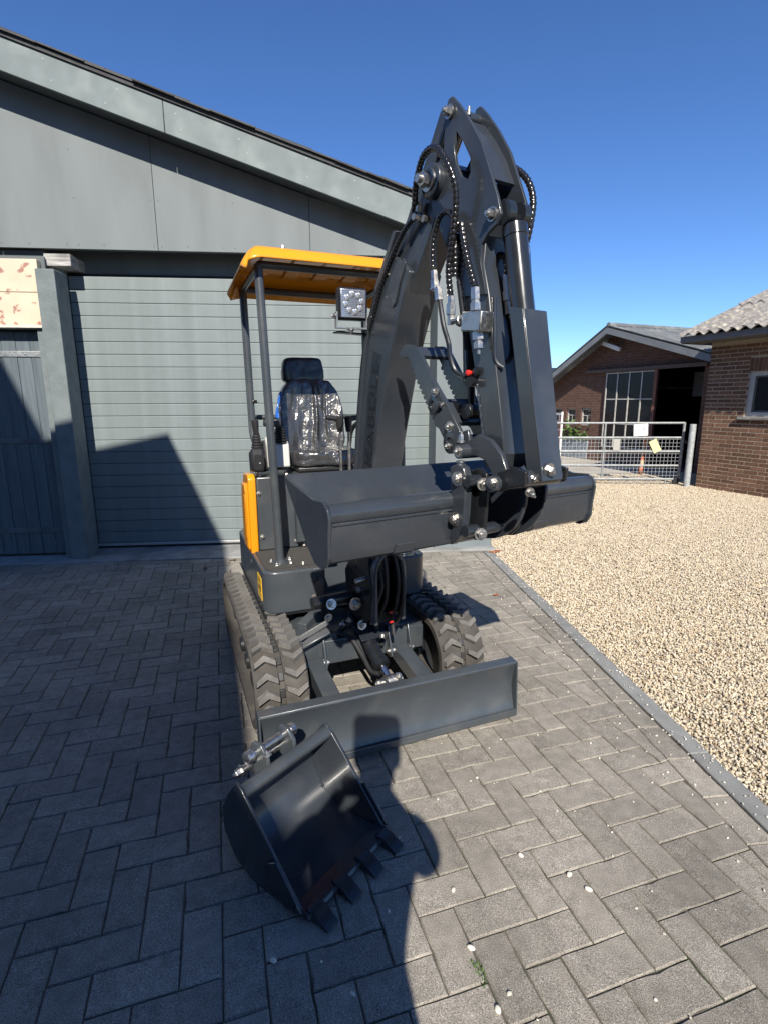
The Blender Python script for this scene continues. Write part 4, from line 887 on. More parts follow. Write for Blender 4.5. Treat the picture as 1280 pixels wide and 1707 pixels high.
# thumb
tp = [(.385, 1.592), (.43, 1.622), (.478, 1.618), (.52, 1.595), (.60, 1.50), (.68, 1.42), (.762, 1.325), (.772, 1.285), (.755, 1.255), (.722, 1.247), (.700, 1.265), (.650, 1.325)]
sr = []
for i in range(13):
    t = i / 12; u, z = .640 - t * .165, 1.338 + t * .215; sr += [(u - .012, z - .004), (u - .020, z + .006), (u - .012, z + .014)] if i < 12 else [(u, z)]
tpoly = tp + sr + [(.455, 1.575), (.42, 1.575)]
th = bpart(MB().prism(tpoly, -.075, -.061, UZ), 'thumb', PAINT_D, smooth=25, bevel=.0015)
bpart(MB().prism(tpoly, .061, .075, UZ), 'thumb_plate', PAINT_D, th, smooth=25, bevel=.0015)
bpart(MB().cyl(bp(.628, 1.405, -.061), bp(.628, 1.405, .061), .021).cyl(bp(.727, 1.282, -.061), bp(.727, 1.282, .061), .026).prism([(.655, 1.40), (.71, 1.335), (.72, 1.35), (.665, 1.415)], -.061, .061, UZ).prism([(.48, 1.60), (.52, 1.565), (.53, 1.578), (.49, 1.612)], -.061, .061, UZ), 'thumb_tube', PAINT_D, th, bevel=.002)
bpart(MB().lathe(bp(.628, 1.405, -.075), (-1, 0, 0), [(0, .028), (.012, .028), (.013, .016), (.008, .015)], 22).lathe(bp(.727, 1.282, -.075), (-1, 0, 0), [(0, .036), (.012, .036), (.013, .020), (.008, .019)], 24), 'thumb_boss', PAINT_G, th)
bpart(MB().hexbolt(bp(.628, 1.450, -.075), (-1, 0, .3), .012).hexbolt(bp(.668, 1.405, -.075), (-1, -.5, 0), .007).hexbolt(bp(.71, 1.335, -.075), (-1, 0, 0), .012).hexbolt(bp(.715, 1.27, -.084), (-1, 0, 0), .009), 'thumb_bolts', CHROME, th)
bpart(MB().bar(bp(.79, 1.30, -.052), bp(.73, 1.282, -.052), .012, .06).bar(bp(.79, 1.30, .052), bp(.73, 1.282, .052), .012, .06), 'thumb_mount', PAINT_D, stk, bevel=.004)
t0, t1 = Vector(bp(.715, 1.80, -.012)), Vector(bp(.745, 1.385, -.012)); dv = (t1 - t0).normalized()
tcy = bpart(MB().lathe(t0, dv, [(0, .012), (0, .026), (.29, .026), (.292, .031), (.32, .031), (.325, .02)], 22), 'thumb_cylinder', PAINT_G, th)
bpart(MB().cyl(t0 + dv * .31, t1, .0125), 'rod', BLACK, tcy)
bpart(MB().lathe(t1 + Vector((-.028, 0, 0)), (1, 0, 0), [(0, .026), (.056, .026)], 20).bar(t1 + Vector((0, 0, 0)), bp(.64, 1.402, -.012), .04, .035), 'rod_eye', BLACK, tcy, bevel=.003)
bpart(MB().lathe(bp(.79, 1.505, -.052), (-1, -.2, 0), [(0, .007), (.014, .007), (.016, .009), (.024, .009), (.026, .006)], 14), 'port_cap', REDP, stk)
bpart(MB().lathe(bp(.815, 1.508, -.050), (-1, -.2, 0), [(0, .015), (.012, .015), (.014, .009)], 6), 'port_nut', BLACK, stk)
bpart(MB().cyl(bp(.800, 1.478, -.053), bp(.806, 1.476, -.080), .016), 'port_block', BLACK, stk)
# manifold, fittings, pipes and hoses on the stick
mf = bpart(MB().box(bp(.835, 1.652, -.078), (.05, .090, .058), (R(6), 0, 0)), 'valve_block', CHROME, stk, bevel=.004)
bpart(MB().lathe(bp(.795, 1.672, -.080), (0, .25, -.05), [(0, .014), (.03, .014), (.032, .018), (.045, .018)], 8).lathe(bp(.760, 1.668, -.082), (0, .3, 0), [(0, .010), (.05, .010)], 12).lathe(bp(.712, 1.67, -.082), (.0, 0, 1), [(-.012, .012), (.016, .012), (.018, .016), (.05, .016), (.052, .012), (.075, .011)], 6)
     .lathe(bp(.845, 1.622, -.082), (0, -.12, -1), [(0, .018), (.024, .018), (.026, .012), (.030, .012), (.032, .016), (.050, .015), (.052, .006), (.066, .005)], 6)
     .lathe(bp(.830, 1.684, -.080), (0, .08, 1), [(0, .017), (.022, .017), (.024, .013), (.03, .013), (.032, .015), (.066, .014), (.068, .012)], 6)
     .lathe(bp(.628, 1.835, -.090), (0, -.14, -1), [(0, .011), (.03, .012), (.034, .015), (.055, .015), (.056, .018), (.06, .018), (.062, .012)], 6)
     .lathe(bp(.655, 1.76, -.090), (0, -.2, -1), [(-.02, .014), (.022, .014), (.024, .010)], 6)
     .lathe(bp(.855, 1.745, .02), (0, -.16, -1), [(-.05, .011), (-.02, .013), (.0, .013), (.002, .016), (.03, .016), (.032, .012), (.07, .012)], 6), 'hose_fittings', CHROME, mf)
def spiral(pts, r=.0105, step=.0052):
    P = resample(smooth_path([Vector(p) for p in pts], 10), step)
    return MB().tube(P, [r * (1.0 if i % 3 == 0 else (.93 if i % 3 == 1 else .80)) for i in range(len(P))], 10)
HA = [(.48, 2.03, -.072), (.505, 2.075, -.085), (.535, 2.12, -.10), (.60, 2.172, -.118), (.675, 2.168, -.125), (.735, 2.10, -.12), (.752, 2.028, -.105), (.730, 1.92, -.094), (.700, 1.825, -.086), (.710, 1.742, -.083)]
HB = [(.735, 1.93, -.075), (.725, 1.965, -.085), (.695, 1.992, -.092), (.658, 1.985, -.094), (.628, 1.94, -.092), (.618, 1.88, -.090), (.625, 1.84, -.090)]
HC = [(.745, 1.945, -.075), (.765, 1.90, -.082), (.785, 1.84, -.082), (.810, 1.78, -.080), (.824, 1.75, -.080)]
HD = [(.735, 2.14, .075), (.785, 2.118, .095), (.832, 2.072, .105), (.858, 2.012, .106), (.860, 1.95, .10), (.850, 1.89, .095)]
HE = [(.80, 1.84, .0), (.835, 1.85, .015), (.85, 1.82, .02), (.852, 1.79, .02)]
HF = [(.70, 1.93, -.07), (.715, 1.88, -.074), (.712, 1.80, -.07)]
for h in (HA, HB, HC, HD, HE, HF): bpart(spiral([bp(*p) for p in h], .0112 if h is not HB else .0102), 'hydraulic_hose', HOSE, stk)
bpart(MB().tube([bp(*p) for p in ((.660, 1.745, -.09), (.675, 1.70, -.092), (.69, 1.653, -.092), (.714, 1.60, -.09), (.720, 1.56, -.088), (.738, 1.515, -.08), (.768, 1.495, -.065), (.80, 1.50, -.05))], .0085, 10, 8), 'steel_pipe', PAINT_G, stk)
bpart(MB().tube([bp(*p) for p in ((.850, 1.885, .095), (.856, 1.865, .096), (.875, 1.78, .09), (.905, 1.66, .085), (.94, 1.50, .07))], .0085, 10, 6), 'steel_pipe', ROD, stk)
bpart(MB().tube([bp(*p) for p in ((.862, 1.72, .02), (.875, 1.62, .03), (.895, 1.56, .03), (.915, 1.545, .02))], .0085, 10, 6).tube([bp(*p) for p in ((.86, 1.72, -.035), (.872, 1.62, -.04), (.885, 1.54, -.045), (.905, 1.515, -.03))], .0075, 10, 6).tube([bp(*p) for p in ((.72, 1.79, -.06), (.735, 1.70, -.055), (.757, 1.58, -.05))], .0085, 10, 6), 'steel_pipe', PAINT_G, stk)
bpart(MB().lathe(bp(.505, 2.03, -.056), (-1, 0, 0), [(0, .016), (.018, .016), (.02, .012), (.034, .012)], 6).lathe(bp(.53, 2.02, -.056), (-1, 0, 0), [(0, .012), (.014, .012)], 6).lathe(bp(.50, 2.05, -.07), (0, -.4, 1), [(0, .014), (.02, .014), (.022, .011), (.03, .011)], 6).hexbolt(bp(.315, 1.885, -.06), (-1, 0, 0), .007).hexbolt(bp(.21, 1.76, -.066), (-1, 0, 0), .008), 'boom_fittings', CHROME, bm_)
bpart(spiral([bp(.20, 1.74, -.075), bp(.26, 1.83, -.082), bp(.33, 1.92, -.08), bp(.42, 2.00, -.078), bp(.49, 2.035, -.076)], .0095), 'hydraulic_hose', HOSE, bm_)
bpart(MB().tube([bp(.03, 1.12, -.066), bp(.075, 1.38, -.068), bp(.14, 1.64, -.07), bp(.20, 1.74, -.075)], .0085, 10, 6).tube([bp(.015, 1.12, -.066), bp(.06, 1.40, -.068), bp(.12, 1.64, -.07), (-.072, -.22, 1.82), (-.072, -.36, 1.96)], .0085, 10, 6), 'steel_pipe', BLACK, bm_)
# --- ditching bucket
bw = .56
shell_o = [(.792, 1.075), (.790, .985), (.775, .955), (.745, .940), (.705, .945), (.655, .985), (.60, 1.045), (.545, 1.10), (.478, 1.168)]
shell_i = [(u - .010 if i < 3 else u, z if i < 2 else z + .012) for i, (u, z) in enumerate(shell_o)]
dbk = bpart(MB().prism(shell_o + shell_i[::-1], -bw, bw, UZ), 'ditching_bucket', PAINT_D, bevel=.0015, smooth=30)
bpart(MB().prism([(.500, 1.152), (.470, 1.182), (.462, 1.178), (.490, 1.145)], -bw, bw, UZ), 'cutting_edge', PAINT_D, dbk, bevel=.002)
bpart(MB().cyl(bp(.768, 1.098, -bw + .002), bp(.768, 1.098, bw - .002), .033, None, 28), 'torsion_tube', PAINT_D, dbk, smooth=50)
endp = [(.468, 1.180), (.54, 1.162), (.62, 1.148), (.70, 1.134), (.768, 1.138), (.800, 1.118), (.808, 1.09), (.800, 1.03), (.798, .975), (.780, .945), (.745, .930), (.700, .936), (.645, .978), (.59, 1.04), (.53, 1.10), (.472, 1.160)]
for w0 in (-bw - .010, bw): bpart(MB().prism(endp, w0, w0 + .010, UZ), 'side_plate', PAINT_D, dbk, bevel=.002, smooth=25)
for w0 in (-.30, .30): bpart(MB().prism([(u + .003, z - .003) for u, z in shell_o[1:7]] + [(u, z) for u, z in shell_o[1:7][::-1]], w0 - .035, w0 + .035, UZ), 'wear_strip', PAINT_D, dbk, bevel=.001)
for w0 in (-.125, .085):
    ear = [(.78, 1.21), (.815, 1.225), (.845, 1.215), (.86, 1.18), (.855, 1.06), (.845, 1.0), (.815, .968), (.79, .952), (.795, 1.06)]
    e_ = bpart(MB().prism(ear, w0, w0 + .030, UZ), 'hanger_ear', PAINT_D, dbk, bevel=.004, smooth=25)
hb = [(.83, 1.20), (.87, 1.215), (.905, 1.20), (.912, 1.165), (.905, 1.05), (.898, 1.005), (.865, .978), (.84, .995), (.835, 1.06)]
for w0 in (-.083, .067): bpart(MB().prism(hb, w0, w0 + .016, UZ), 'coupler_plate', BLACK, dbk, bevel=.004, smooth=25)
bigd = [(.80, 1.15), (.90, 1.175), (.955, 1.18), (.975, 1.15), (.972, 1.10), (.955, 1.055), (.925, 1.015), (.885, .985), (.84, .965), (.795, .955), (.795, 1.05)]
bpart(MB().prism(bigd, .020, .034, UZ).prism(bigd, .105, .118, UZ), 'coupler_cheek', PAINT_D, dbk, bevel=.004, smooth=25)
bpart(MB().cyl(bp(.872, 1.175, -.13), bp(.872, 1.175, .12), .019).cyl(bp(.868, 1.015, -.13), bp(.868, 1.015, .12), .019), 'bucket_pins', PAINT_G, dbk)
bb_ = MB()
for u, z in ((.825, 1.178), (.815, 1.045)): bb_.hexbolt(bp(u, z, -.126), (-1, -.35, 0), .015, .016)
for u, z in ((.872, 1.175), (.868, 1.015)): bb_.hexbolt(bp(u + .028, z - .008, -.088), (-.5, -1, 0), .013, .012)
bpart(bb_, 'bucket_bolts', CHROME, dbk)
ws = MB()
for w in (-bw + .001, bw - .001):
    P = resample(smooth_path([Vector(bp(u + .001, z, w)) for u, z in shell_o], 6), .007); ws.tube(P, [.0020 + .0007 * math.sin(i * 1.7) for i in range(len(P))], 6)
P = [Vector(bp(.795, 1.070, -bw + .01 + i * .007)) for i in range(int((2 * bw - .02) / .007))]; ws.tube(P, [.0022 + .0007 * math.sin(i * 1.9) for i in range(len(P))], 6)
bpart(ws, 'weld_seam', PAINT_D, dbk)
zb = MB()
for u, z in ((.822, 1.170), (.812, 1.037)): zb.lathe(bp(u, z, -.118), (-1, -.35, 0), [(0, .020), (.006, .020)], 20)
bpart(zb, 'washers', ZGOLD, dbk)

# ------------------------------------------------------------------ digging bucket lying on the paving
def small_bucket():
    # local: x across (width .40), y = from back to cutting edge direction, z up
    ang = R(53); root = empty('digging_bucket', (-.212, 1.435, 0), ang); root.scale = (.94, .94, .94); tag(root, 'dark toothed digging bucket lying on the paving before the blade', 'bucket')
    w = .195
    # section (q,z): q to the right of the tube line; opening faces right/up
    out = [(-.145, .305), (-.190, .265), (-.225, .20), (-.222, .12), (-.175, .045), (-.10, .010), (0, .006), (.115, .018)]
    inn = [(-.135, .297), (-.178, .258), (-.211, .20), (-.208, .126), (-.166, .056), (-.097, .022), (0, .018), (.115, .026)]
    Q = lambda a, b, t: (t, -a, b)
    sh = MB().prism(out + inn[::-1], -w, w, Q).build('shell', PAINT_D, root, bevel=.001, smooth=40)
    sp_ = [(-.150, .335), (-.125, .318), (-.06, .245), (.02, .15), (.085, .075), (.125, .030), (.118, .012), (0, 0), (-.10, .003), (-.18, .040), (-.230, .118), (-.233, .205), (-.195, .275)]
    for x0 in (-w - .010, w): MB().prism(sp_, x0, x0 + .010, Q).build('side_plate', PAINT_D, root, bevel=.002, smooth=25)
    MB().cyl((-w, .135, .300), (w, .135, .300), .0235, None, 24).build('tube', PAINT, root)
    MB().prism([(.095, .014), (.150, .012), (.158, .018), (.150, .030), (.095, .034)], -w - .008, w + .008, Q).build('cutting_edge', PAINT_G, root, bevel=.002)
    for x in (-.168, -.056, .056, .168):
        t = MB().prism([(.13, .006), (.215, .004), (.222, .010), (.165, .040), (.13, .040)], -.025, .025, Q).build('tooth', PAINT_G, root, (x, 0, 0), bevel=.004)
    for x0 in (-w - .022, w + .010): MB().prism([(.03, .155), (.115, .060), (.135, .03), (.06, .018), (-.01, .05), (-.02, .12)], x0, x0 + .012, Q).build('side_cutter', PAINT_G, root, bevel=.004)
    for x0 in (-.075, .045):
        e = MB().prism([(-.150, .29), (-.155, .34), (-.185, .375), (-.225, .375), (-.245, .34), (-.235, .27), (-.20, .24)], x0, x0 + .016, Q).build('hanger_ear', PAINT, root, bevel=.004)
    MB().cyl((-.12, .205, .345), (.085, .205, .345), .015).lathe((-.125, .205, .345), (1, 0, 0), [(0, .010), (.004, .021), (.028, .022), (.032, .016)], 18).lathe((.075, .205, .345), (1, 0, 0), [(0, .022), (.02, .022), (.022, .012)], 6).build('hanger_pin', CHROME, root)
    MB().cyl((-.12, .235, .285), (.085, .235, .285), .014).hexbolt((-.12, .235, .285), (-1, 0, 0), .014, .02).hexbolt((-.067, .16, .345), (0, .3, 1), .010).build('lower_pin', CHROME, root)
    wd_ = MB()
    for x in (-w + .004, w - .004):
        P = [Vector((x, -a, b)) for a, b in inn]
        wd_.tube(resample(smooth_path(P, 8), .006), lambda i: .0035 + .0014 * math.sin(i * 1.9), 6)
    wd_.build('weld_seam', mat('glossy_weld', (.03, .034, .04), .15, coat=.6), root)
small_bucket()

# ------------------------------------------------------------------ brick shed on the right
BA = math.atan2(-.9259, .3778)
shd = empty('brick_shed', (5.227, 8.776, 0), BA); tag(shd, 'brown brick shed with corrugated roof at the right edge', 'shed')
HZ = 2.312; wx0, wx1, wz0, wz1 = .655, 1.72, 1.175, 1.835
body = MB().plate([(-.0, 0), (4.0, 0), (4.0, HZ), (0, HZ)], [[(wx0, wz0), (wx1, wz0), (wx1, wz1), (wx0, wz1)]], .0035, .22, XZ)
wall = body.bb(0.0, .2, .22, 4.0, 0, HZ).bb(3.8, 4.0, .22, 4.0, 0, HZ).bb(.2, 3.8, 3.8, 4.0, 0, HZ).build('wall', MORTAR, shd, smooth=0)
rb = random.Random(5); bcount = 0; SV2 = MB()
def brick(x0, x1, z0, z1):
    global bcount
    if x1 - x0 < .02: return
    L = x1 - x0; H = z1 - z0; j = rb.uniform(-.0012, .0012)
    if x0 < 1.55 and bcount < 300:
        bcount += 1; key = (round(L, 3), round(H, 3))
        if key not in brick.c: brick.c[key] = MB().bb(0, L, 0, .03, 0, H).mesh('brick', 0)
        place('brick', brick.c[key], BRICK, wall, (x0, j, z0))
    else: SV2.bb(x0, x1, j, .03, z0, z1)
brick.c = {}
CH = .0625
for r in range(int(HZ / CH)):
    z0 = r * CH + .007; z1 = z0 + .0480
    x = -.0 if r % 2 == 0 else -.11
    while x < 3.98:
        a, b = max(0, x), min(x + .2055, 4.0)
        segs = [(a, b)]
        if z1 > wz0 + .004 and z0 < wz1 + .20:
            segs = [(a, min(b, wx0))] + [(max(a, wx1), b)]
        for p, q in segs:
            if q - p > .02: brick(p, q, z0, z1)
        x += .22
x = wx0
while x < wx1 - .05:
    SV2.bb(x, x + .052, -.001, .03, wz1 + .006, wz1 + .196); x += .0625
o = SV2.build('brick_courses', BRICK, wall, smooth=0); o['kind'] = 'stuff'
wi = MB().plate([(wx0, wz0), (wx1, wz0), (wx1, wz1), (wx0, wz1)], [[(wx0 + .075, wz0 + .065), (wx1 - .07, wz0 + .065), (wx1 - .07, wz1 - .06), (wx0 + .075, wz1 - .06)]], .03, .09, XZ).build('window', FRAMEW, shd, bevel=.003)
MB().plate([(wx0 + .076, wz0 + .066), (wx1 - .071, wz0 + .066), (wx1 - .071, wz1 - .061), (wx0 + .076, wz1 - .061)], [[(wx0 + .10, wz0 + .09), (wx1 - .095, wz0 + .09), (wx1 - .095, wz1 - .085), (wx0 + .10, wz1 - .085)]], .05, .085, XZ).build('sash', mat('dark_sash', (.10, .105, .10), .5), wi)
MB().bb(wx0 + .08, wx1 - .075, .068, .074, wz0 + .07, wz1 - .065).build('pane', GLASS, wi)
MB().bb(wx0 - .07, wx1 + .05, -.05, .06, wz0 - .045, wz0 - .004).build('sill', CONC, shd, bevel=.005)
MB().bb(-.22, 4.2, -.44, -.415, 2.315, 2.405).build('fascia', mat('grey_fascia', (.17, .17, .175), .6, var=.12, vscale=9), shd, bevel=.003)
MB().bb(0.0, 4.0, -.39, -.37, 2.336, 2.47).prism([(.0, 2.32), (3.9, 2.32), (2.32, 3.50)], .05, .12, YZ).prism([(.0, 2.32), (3.9, 2.32), (2.32, 3.50)], 3.85, 3.92, YZ).build('gable_end', mat('dark_boarding', (.06, .055, .05), .8), shd)
MB().bb(-.22, 4.2, -.414, .03, 2.315, 2.335).build('eave_board', mat('eave_board', (.12, .12, .12), .8), shd)
MB().bb(-.215, -.195, -.414, 3.0, 2.30, 2.40).build('verge_board', mat('grey_fascia', (.17, .17, .175), .6), shd)
ETER = mat('lichen_corrugated_cement', (.22, .205, .19), .92, var=.35, vscale=14, bump=.5, bscale=40, col2=(.36, .33, .26), c2scale=11, c2lo=.52, c2hi=.66, spec=.15)
def corrugated(x0, x1, y0, y1, z0, slope, wl=.177, amp=.026, th=.008, step=8):
    mb = MB(); n = int((x1 - x0) / wl * step); P = [(x0 + (x1 - x0) * i / n, amp * math.cos(2 * math.pi * i / step)) for i in range(n + 1)]
    for t in (0, -th):
        a = [mb.bm.verts.new((x, y0, z0 + h + t)) for x, h in P]; b = [mb.bm.verts.new((x, y1, z0 + h + t + slope * (y1 - y0))) for x, h in P]
        for i in range(n): mb._f([a[i], a[i + 1], b[i + 1], b[i]])
        if t == 0: A, B_ = a, b
        else:
            for i in range(n): mb._f([A[i], A[i + 1], a[i + 1], a[i]]); mb._f([B_[i], B_[i + 1], b[i + 1], b[i]])
            mb._f([A[0], B_[0], b[0], a[0]]); mb._f([A[-1], B_[-1], b[-1], a[-1]])
    return mb
rfo = corrugated(-.22, 4.2, -.50, .95, 2.424, .40).build('roof', ETER, shd, smooth=50)
corrugated(-.22, 4.2, .80, 2.35, 2.424 + .40 * 1.30 + .020, .40).build('roof_sheet', ETER, rfo, smooth=50)
corrugated(-.22, 4.2, 4.4, 2.30, 2.424 + .0, -.545).build('roof_sheet', ETER, rfo, smooth=50)

# ------------------------------------------------------------------ galvanised post and gate
pl = MB().cyl((0, 0, 0), (0, 0, 1.03), .048, None, 24).lathe((0, 0, 1.03), (0, 0, 1), [(0, .048), (.004, .044)], 24).build('gate_post', mat('galvanised_post', (.40, .42, .42), .6, .25, var=.22, vscale=18), None, (5.09, 8.80, 0)); tag(pl, 'round galvanised post against the corner of the brick shed', 'post')
gt = empty('farm_gate', (5.07, 9.02, 0), R(176.5)); tag(gt, 'galvanised tubular field gate with wire mesh across the yard', 'gate')
GL = 3.6; RZS = (1.045, .80, .565, .325, .09)
for z in RZS: MB().tube([(0, 0, z), (GL, 0, z)], .019, 12).build('rail', GALVW, gt)
for x in (0.0, 1.30, 2.5, GL): MB().tube([(x, 0, .085), (x, 0, 1.055)], .021 if x in (0, GL) else .017, 12).build('upright', GALVW, gt)
wm = MB(); x = .03
while x < GL: wm.bb(x - .002, x + .002, -.003, .001, .02 if x < 1.2 else .09, .80); x += .062
z = .03
while z < .80: wm.bb(0, 1.2 if z < .09 else GL, .001, .005, z - .002, z + .002); z += .062
o = wm.build('wire_mesh', mat('mesh_wire', (.48, .49, .49), .5, .4), gt); o['kind'] = 'stuff'
MB().tube([(.22, 0, .09), (.22, 0, .0)], .014, 10).build('drop_leg', GALVW, gt)
MB().lathe((.05, -.02, .062), (0, 1, 0), [(0, .02), (0, .055), (.006, .060), (.034, .060), (.04, .055), (.04, .02)], 24).bar((.05, -.03, .062), (.05, -.03, .11), .03, .006).build('gate_wheel', RUBBER_B, gt)
MB().tube([(0, 0, .75), (-.05, 0, .75), (-.05, 0, .70)], .010, 8).build('latch', RUST, gt)
MB().box((.72, .024, .93), (.235, .004, .20), (0, R(4), 0)).build('white_sign', WHITE, gt)
MB().box((.675, .0268, .95), (.035, .0012, .06), (0, R(4), 0)).box((.66, .0268, .90), (.05, .0012, .012), (0, R(4), 0)).build('sign_print', mat('faded_print', (.42, .42, .42), .6), gt)
MB().box((.46, .026, .66), (.13, .004, .22), (0, R(28), 0)).build('yellow_sign', YSIGN, gt)
MB().box((1.10, .026, .68), (.11, .004, .20)).build('grey_plate', mat('pale_plate', (.38, .37, .33), .6), gt)
mp_ = empty('marker_post', (5.02, 10.3, 0), 0); tag(mp_, 'leaning orange and white striped post behind the gate', 'post')
for i in range(6):
    zz = i * .14; MB().cyl((.01 * i, 0, zz), (.01 * (i + 1), 0, zz + .14), .035, None, 14).build('orange_band' if i % 2 == 0 else 'pale_band', mat('faded_orange', (.62, .17, .06), .6, var=.2) if i % 2 == 0 else mat('faded_cream', (.66, .50, .30), .6, var=.2), mp_)

# ------------------------------------------------------------------ brick barn behind the gate
BNA = math.atan2(.929, -.3695)
brn = empty('brick_barn', (6.2, 10.2, 0), BNA); tag(brn, 'dark brick barn with gable, tall glazed doors and grey roof', 'barn')
gab = [(-.1, 0), (4.75, 0), (4.75, 1.76), (2.36, 2.99), (-.1, 2.26)]
holes = [[(.22, .01), (2.66, .01), (2.66, 2.05), (.22, 2.08)], [(3.12, .82), (3.47, .82), (3.47, 1.24), (3.12, 1.24)], [(3.66, .82), (3.99, .82), (3.99, 1.22), (3.66, 1.22)], [(4.16, .82), (4.49, .82), (4.49, 1.22), (4.16, 1.22)]]
def boxuv(o):
    me = o.data; uv = me.uv_layers.new(name='UVMap')
    for p in me.polygons:
        n = p.normal
        for li in p.loop_indices:
            c = me.vertices[me.loops[li].vertex_index].co
            uv.data[li].uv = (c.x if abs(n.y) > .5 else c.y, c.z) if abs(n.z) < .7 else (c.x, c.y)
    return o
boxuv(MB().plate(gab, holes, -.22, 0, XZ).build('gable_wall', BRICKFAR, brn, smooth=0))
boxuv(MB().bb(-.1, .1, -9, -.22, 0, 2.26).bb(4.55, 4.75, -9, -.22, 0, 1.76).prism([(.1, 0), (4.55, 0), (4.55, 1.87), (2.36, 3.0), (.1, 2.32)], -9, -8.8, XZ).build('side_walls', BRICKFAR, brn, smooth=0))
for c in [c for c in bpy.data.objects if c.parent == nbd and c.name.startswith('wall')]: boxuv(c)
DG = mat('dark_corrugated_roof', (.13, .14, .145), .8, var=.25, vscale=3, bump=.3, bscale=30, col2=(.20, .21, .20), c2scale=2.5)
s1 = (2.98 - 2.24) / 2.5; s2 = (2.98 - 1.74) / 2.42
def slope_roof(xa, za, xb, zb, name):
    mb = MB(); L = 9.4; n = int(L / .177 * 6); y0 = .44
    A = []
    for i in range(n + 1):
        y = y0 - L * i / n; h = .022 * math.cos(2 * math.pi * i / 6); A.append((mb.bm.verts.new((xa, y, za + h)), mb.bm.verts.new((xb, y, zb + h)), mb.bm.verts.new((xa, y, za + h - .012)), mb.bm.verts.new((xb, y, zb + h - .012))))
    for a, b in zip(A[:-1], A[1:]): mb._f([a[0], b[0], b[1], a[1]]); mb._f([a[2], a[3], b[3], b[2]]); mb._f([a[0], a[2], b[2], b[0]]); mb._f([a[1], b[1], b[3], a[3]])
    mb._f([A[0][0], A[0][1], A[0][3], A[0][2]]); mb._f([A[-1][0], A[-1][1], A[-1][3], A[-1][2]])
    return mb.build(name, DG, brn, smooth=50)
slope_roof(2.36, 3.03, -.30, 2.03 + .19, 'roof'); slope_roof(2.36, 3.03, 4.95, 1.69, 'roof')
MB().cyl((2.36, .40, 3.05), (2.36, -9, 3.05), .06, None, 10).build('ridge_cap', DG, brn)
BG = mat('grey_verge_board', (.19, .20, .205), .65, var=.12, vscale=6)
MB().prism([(2.36, 2.87), (2.36, 3.00), (-.28, 2.20), (-.28, 2.07)], .40, .435, XZ).build('bargeboard', BG, brn); MB().prism([(2.36, 2.87), (4.93, 1.55), (4.93, 1.68), (2.36, 3.00)], .40, .435, XZ).build('bargeboard', BG, brn)
MB().bb(.10, 3.30, .02, .10, 2.055, 2.125).build('door_rail', mat('rail_brown', (.11, .075, .06), .7), brn)
wdr = MB().bb(1.30, 2.66, -.02, .03, .02, .36).build('glazed_door', mat('brown_door', (.085, .045, .035), .7), brn)
for x in (1.30, 1.625, 1.965, 2.305, 2.64): MB().bb(x - .014, x + .014, .032, .060, .36, 2.05).build('mullion', BARNW if x > 1.4 else RUST, wdr)
for z in (.37, .90, 1.45, 2.03): MB().bb(1.314, 2.626, .034, .056, z - .012, z + .012).build('transom', BARNW, wdr)
for i, (a, b) in enumerate(((1.318, 1.610), (1.640, 1.950), (1.980, 2.290), (2.320, 2.625))):
    for z0, z1 in ((.385, .885), (.915, 1.435), (1.465, 2.015)): MB().bb(a, b, .040, .046, z0, z1).build('pane', mat('barn_pane', (.010, .010, .011), .25, spec=.25), wdr)
MB().bb(1.24, 1.285, .0, .06, .02, 2.08).build('door_post', RUST, brn)
for a, b in ((3.12, 3.47), (3.66, 3.99), (4.16, 4.49)):
    f = MB().plate([(a, .82), (b, .82), (b, 1.23), (a, 1.23)], [[(a + .03, .85), (b - .03, .85), (b - .03, 1.20), (a + .03, 1.20)]], -.08, -.04, XZ).bb(a + .03, b - .03, -.078, -.05, 1.05, 1.07).bb((a + b) / 2 - .01, (a + b) / 2 + .01, -.078, -.051, .85, 1.05).build('window', BARNW, brn)
    MB().bb(a + .03, b - .03, -.07, -.065, .85, 1.20).build('pane', GLASS, f)
lt = MB().bar((2.26, .10, 2.535), (2.74, .14, 2.715), .07, .09).build('tube_light', WHITE, brn, bevel=.012)
MB().bar((2.45, .0, 2.60), (2.45, .10, 2.61), .05, .03).build('light_bracket', GALV, lt)
MB().bb(-.1, 4.6, -8.7, -.3, .0, .012).build('barn_floor', mat('barn_floor', (.10, .09, .08), .9), brn)
MB().bb(.55, 1.10, -.9, -.84, 1.5, 2.0).build('hanging_sheet', mat('hanging_sheet', (.16, .16, .15), .7), brn)
# things in the far yard
def planter(x, y):
    r = empty('planter', (x, y, 0), BNA); tag(r, 'grey planter box with leafy green plant before the barn windows', 'planter')
    MB().prism([(-.42, 0), (.42, 0), (.47, .44), (-.47, .44)], -.2, .2, XZ).build('box', TERRA, r, bevel=.01)
    mb = MB(); q = random.Random(2)
    for i in range(620):
        c = Vector((q.gauss(0, .28), q.gauss(0, .13), .44 + abs(q.gauss(0, .17)))); d = Vector((q.uniform(-1, 1), q.uniform(-1, 1), q.uniform(-.2, 1))).normalized(); s_ = d.orthogonal().normalized() * .032; L = q.uniform(.08, .16)
        vs = [mb.bm.verts.new(p) for p in (c, c + d * L * .5 + s_, c + d * L, c + d * L * .5 - s_)]; mb._f(vs)
    mb.build('foliage', LEAFG, r)
planter(5.02, 13.6)
st_ = MB().tube([(0, 0, 0), (.05, 0, 1.05)], .012, 8).build('wooden_stake', mat('stake', (.30, .19, .11), .8), None, (5.05, 13.2, 0)); tag(st_, 'thin wooden stake standing beside the planter', 'stake')
rk = empty('white_rack', (4.20, 13.3, 0), R(100)); tag(rk, 'white slatted rack standing before the barn windows', 'rack')
for x in (-.42, .42): MB().bb(x - .02, x + .02, -.02, .02, 0, 1.16).build('post', WHITE, rk)
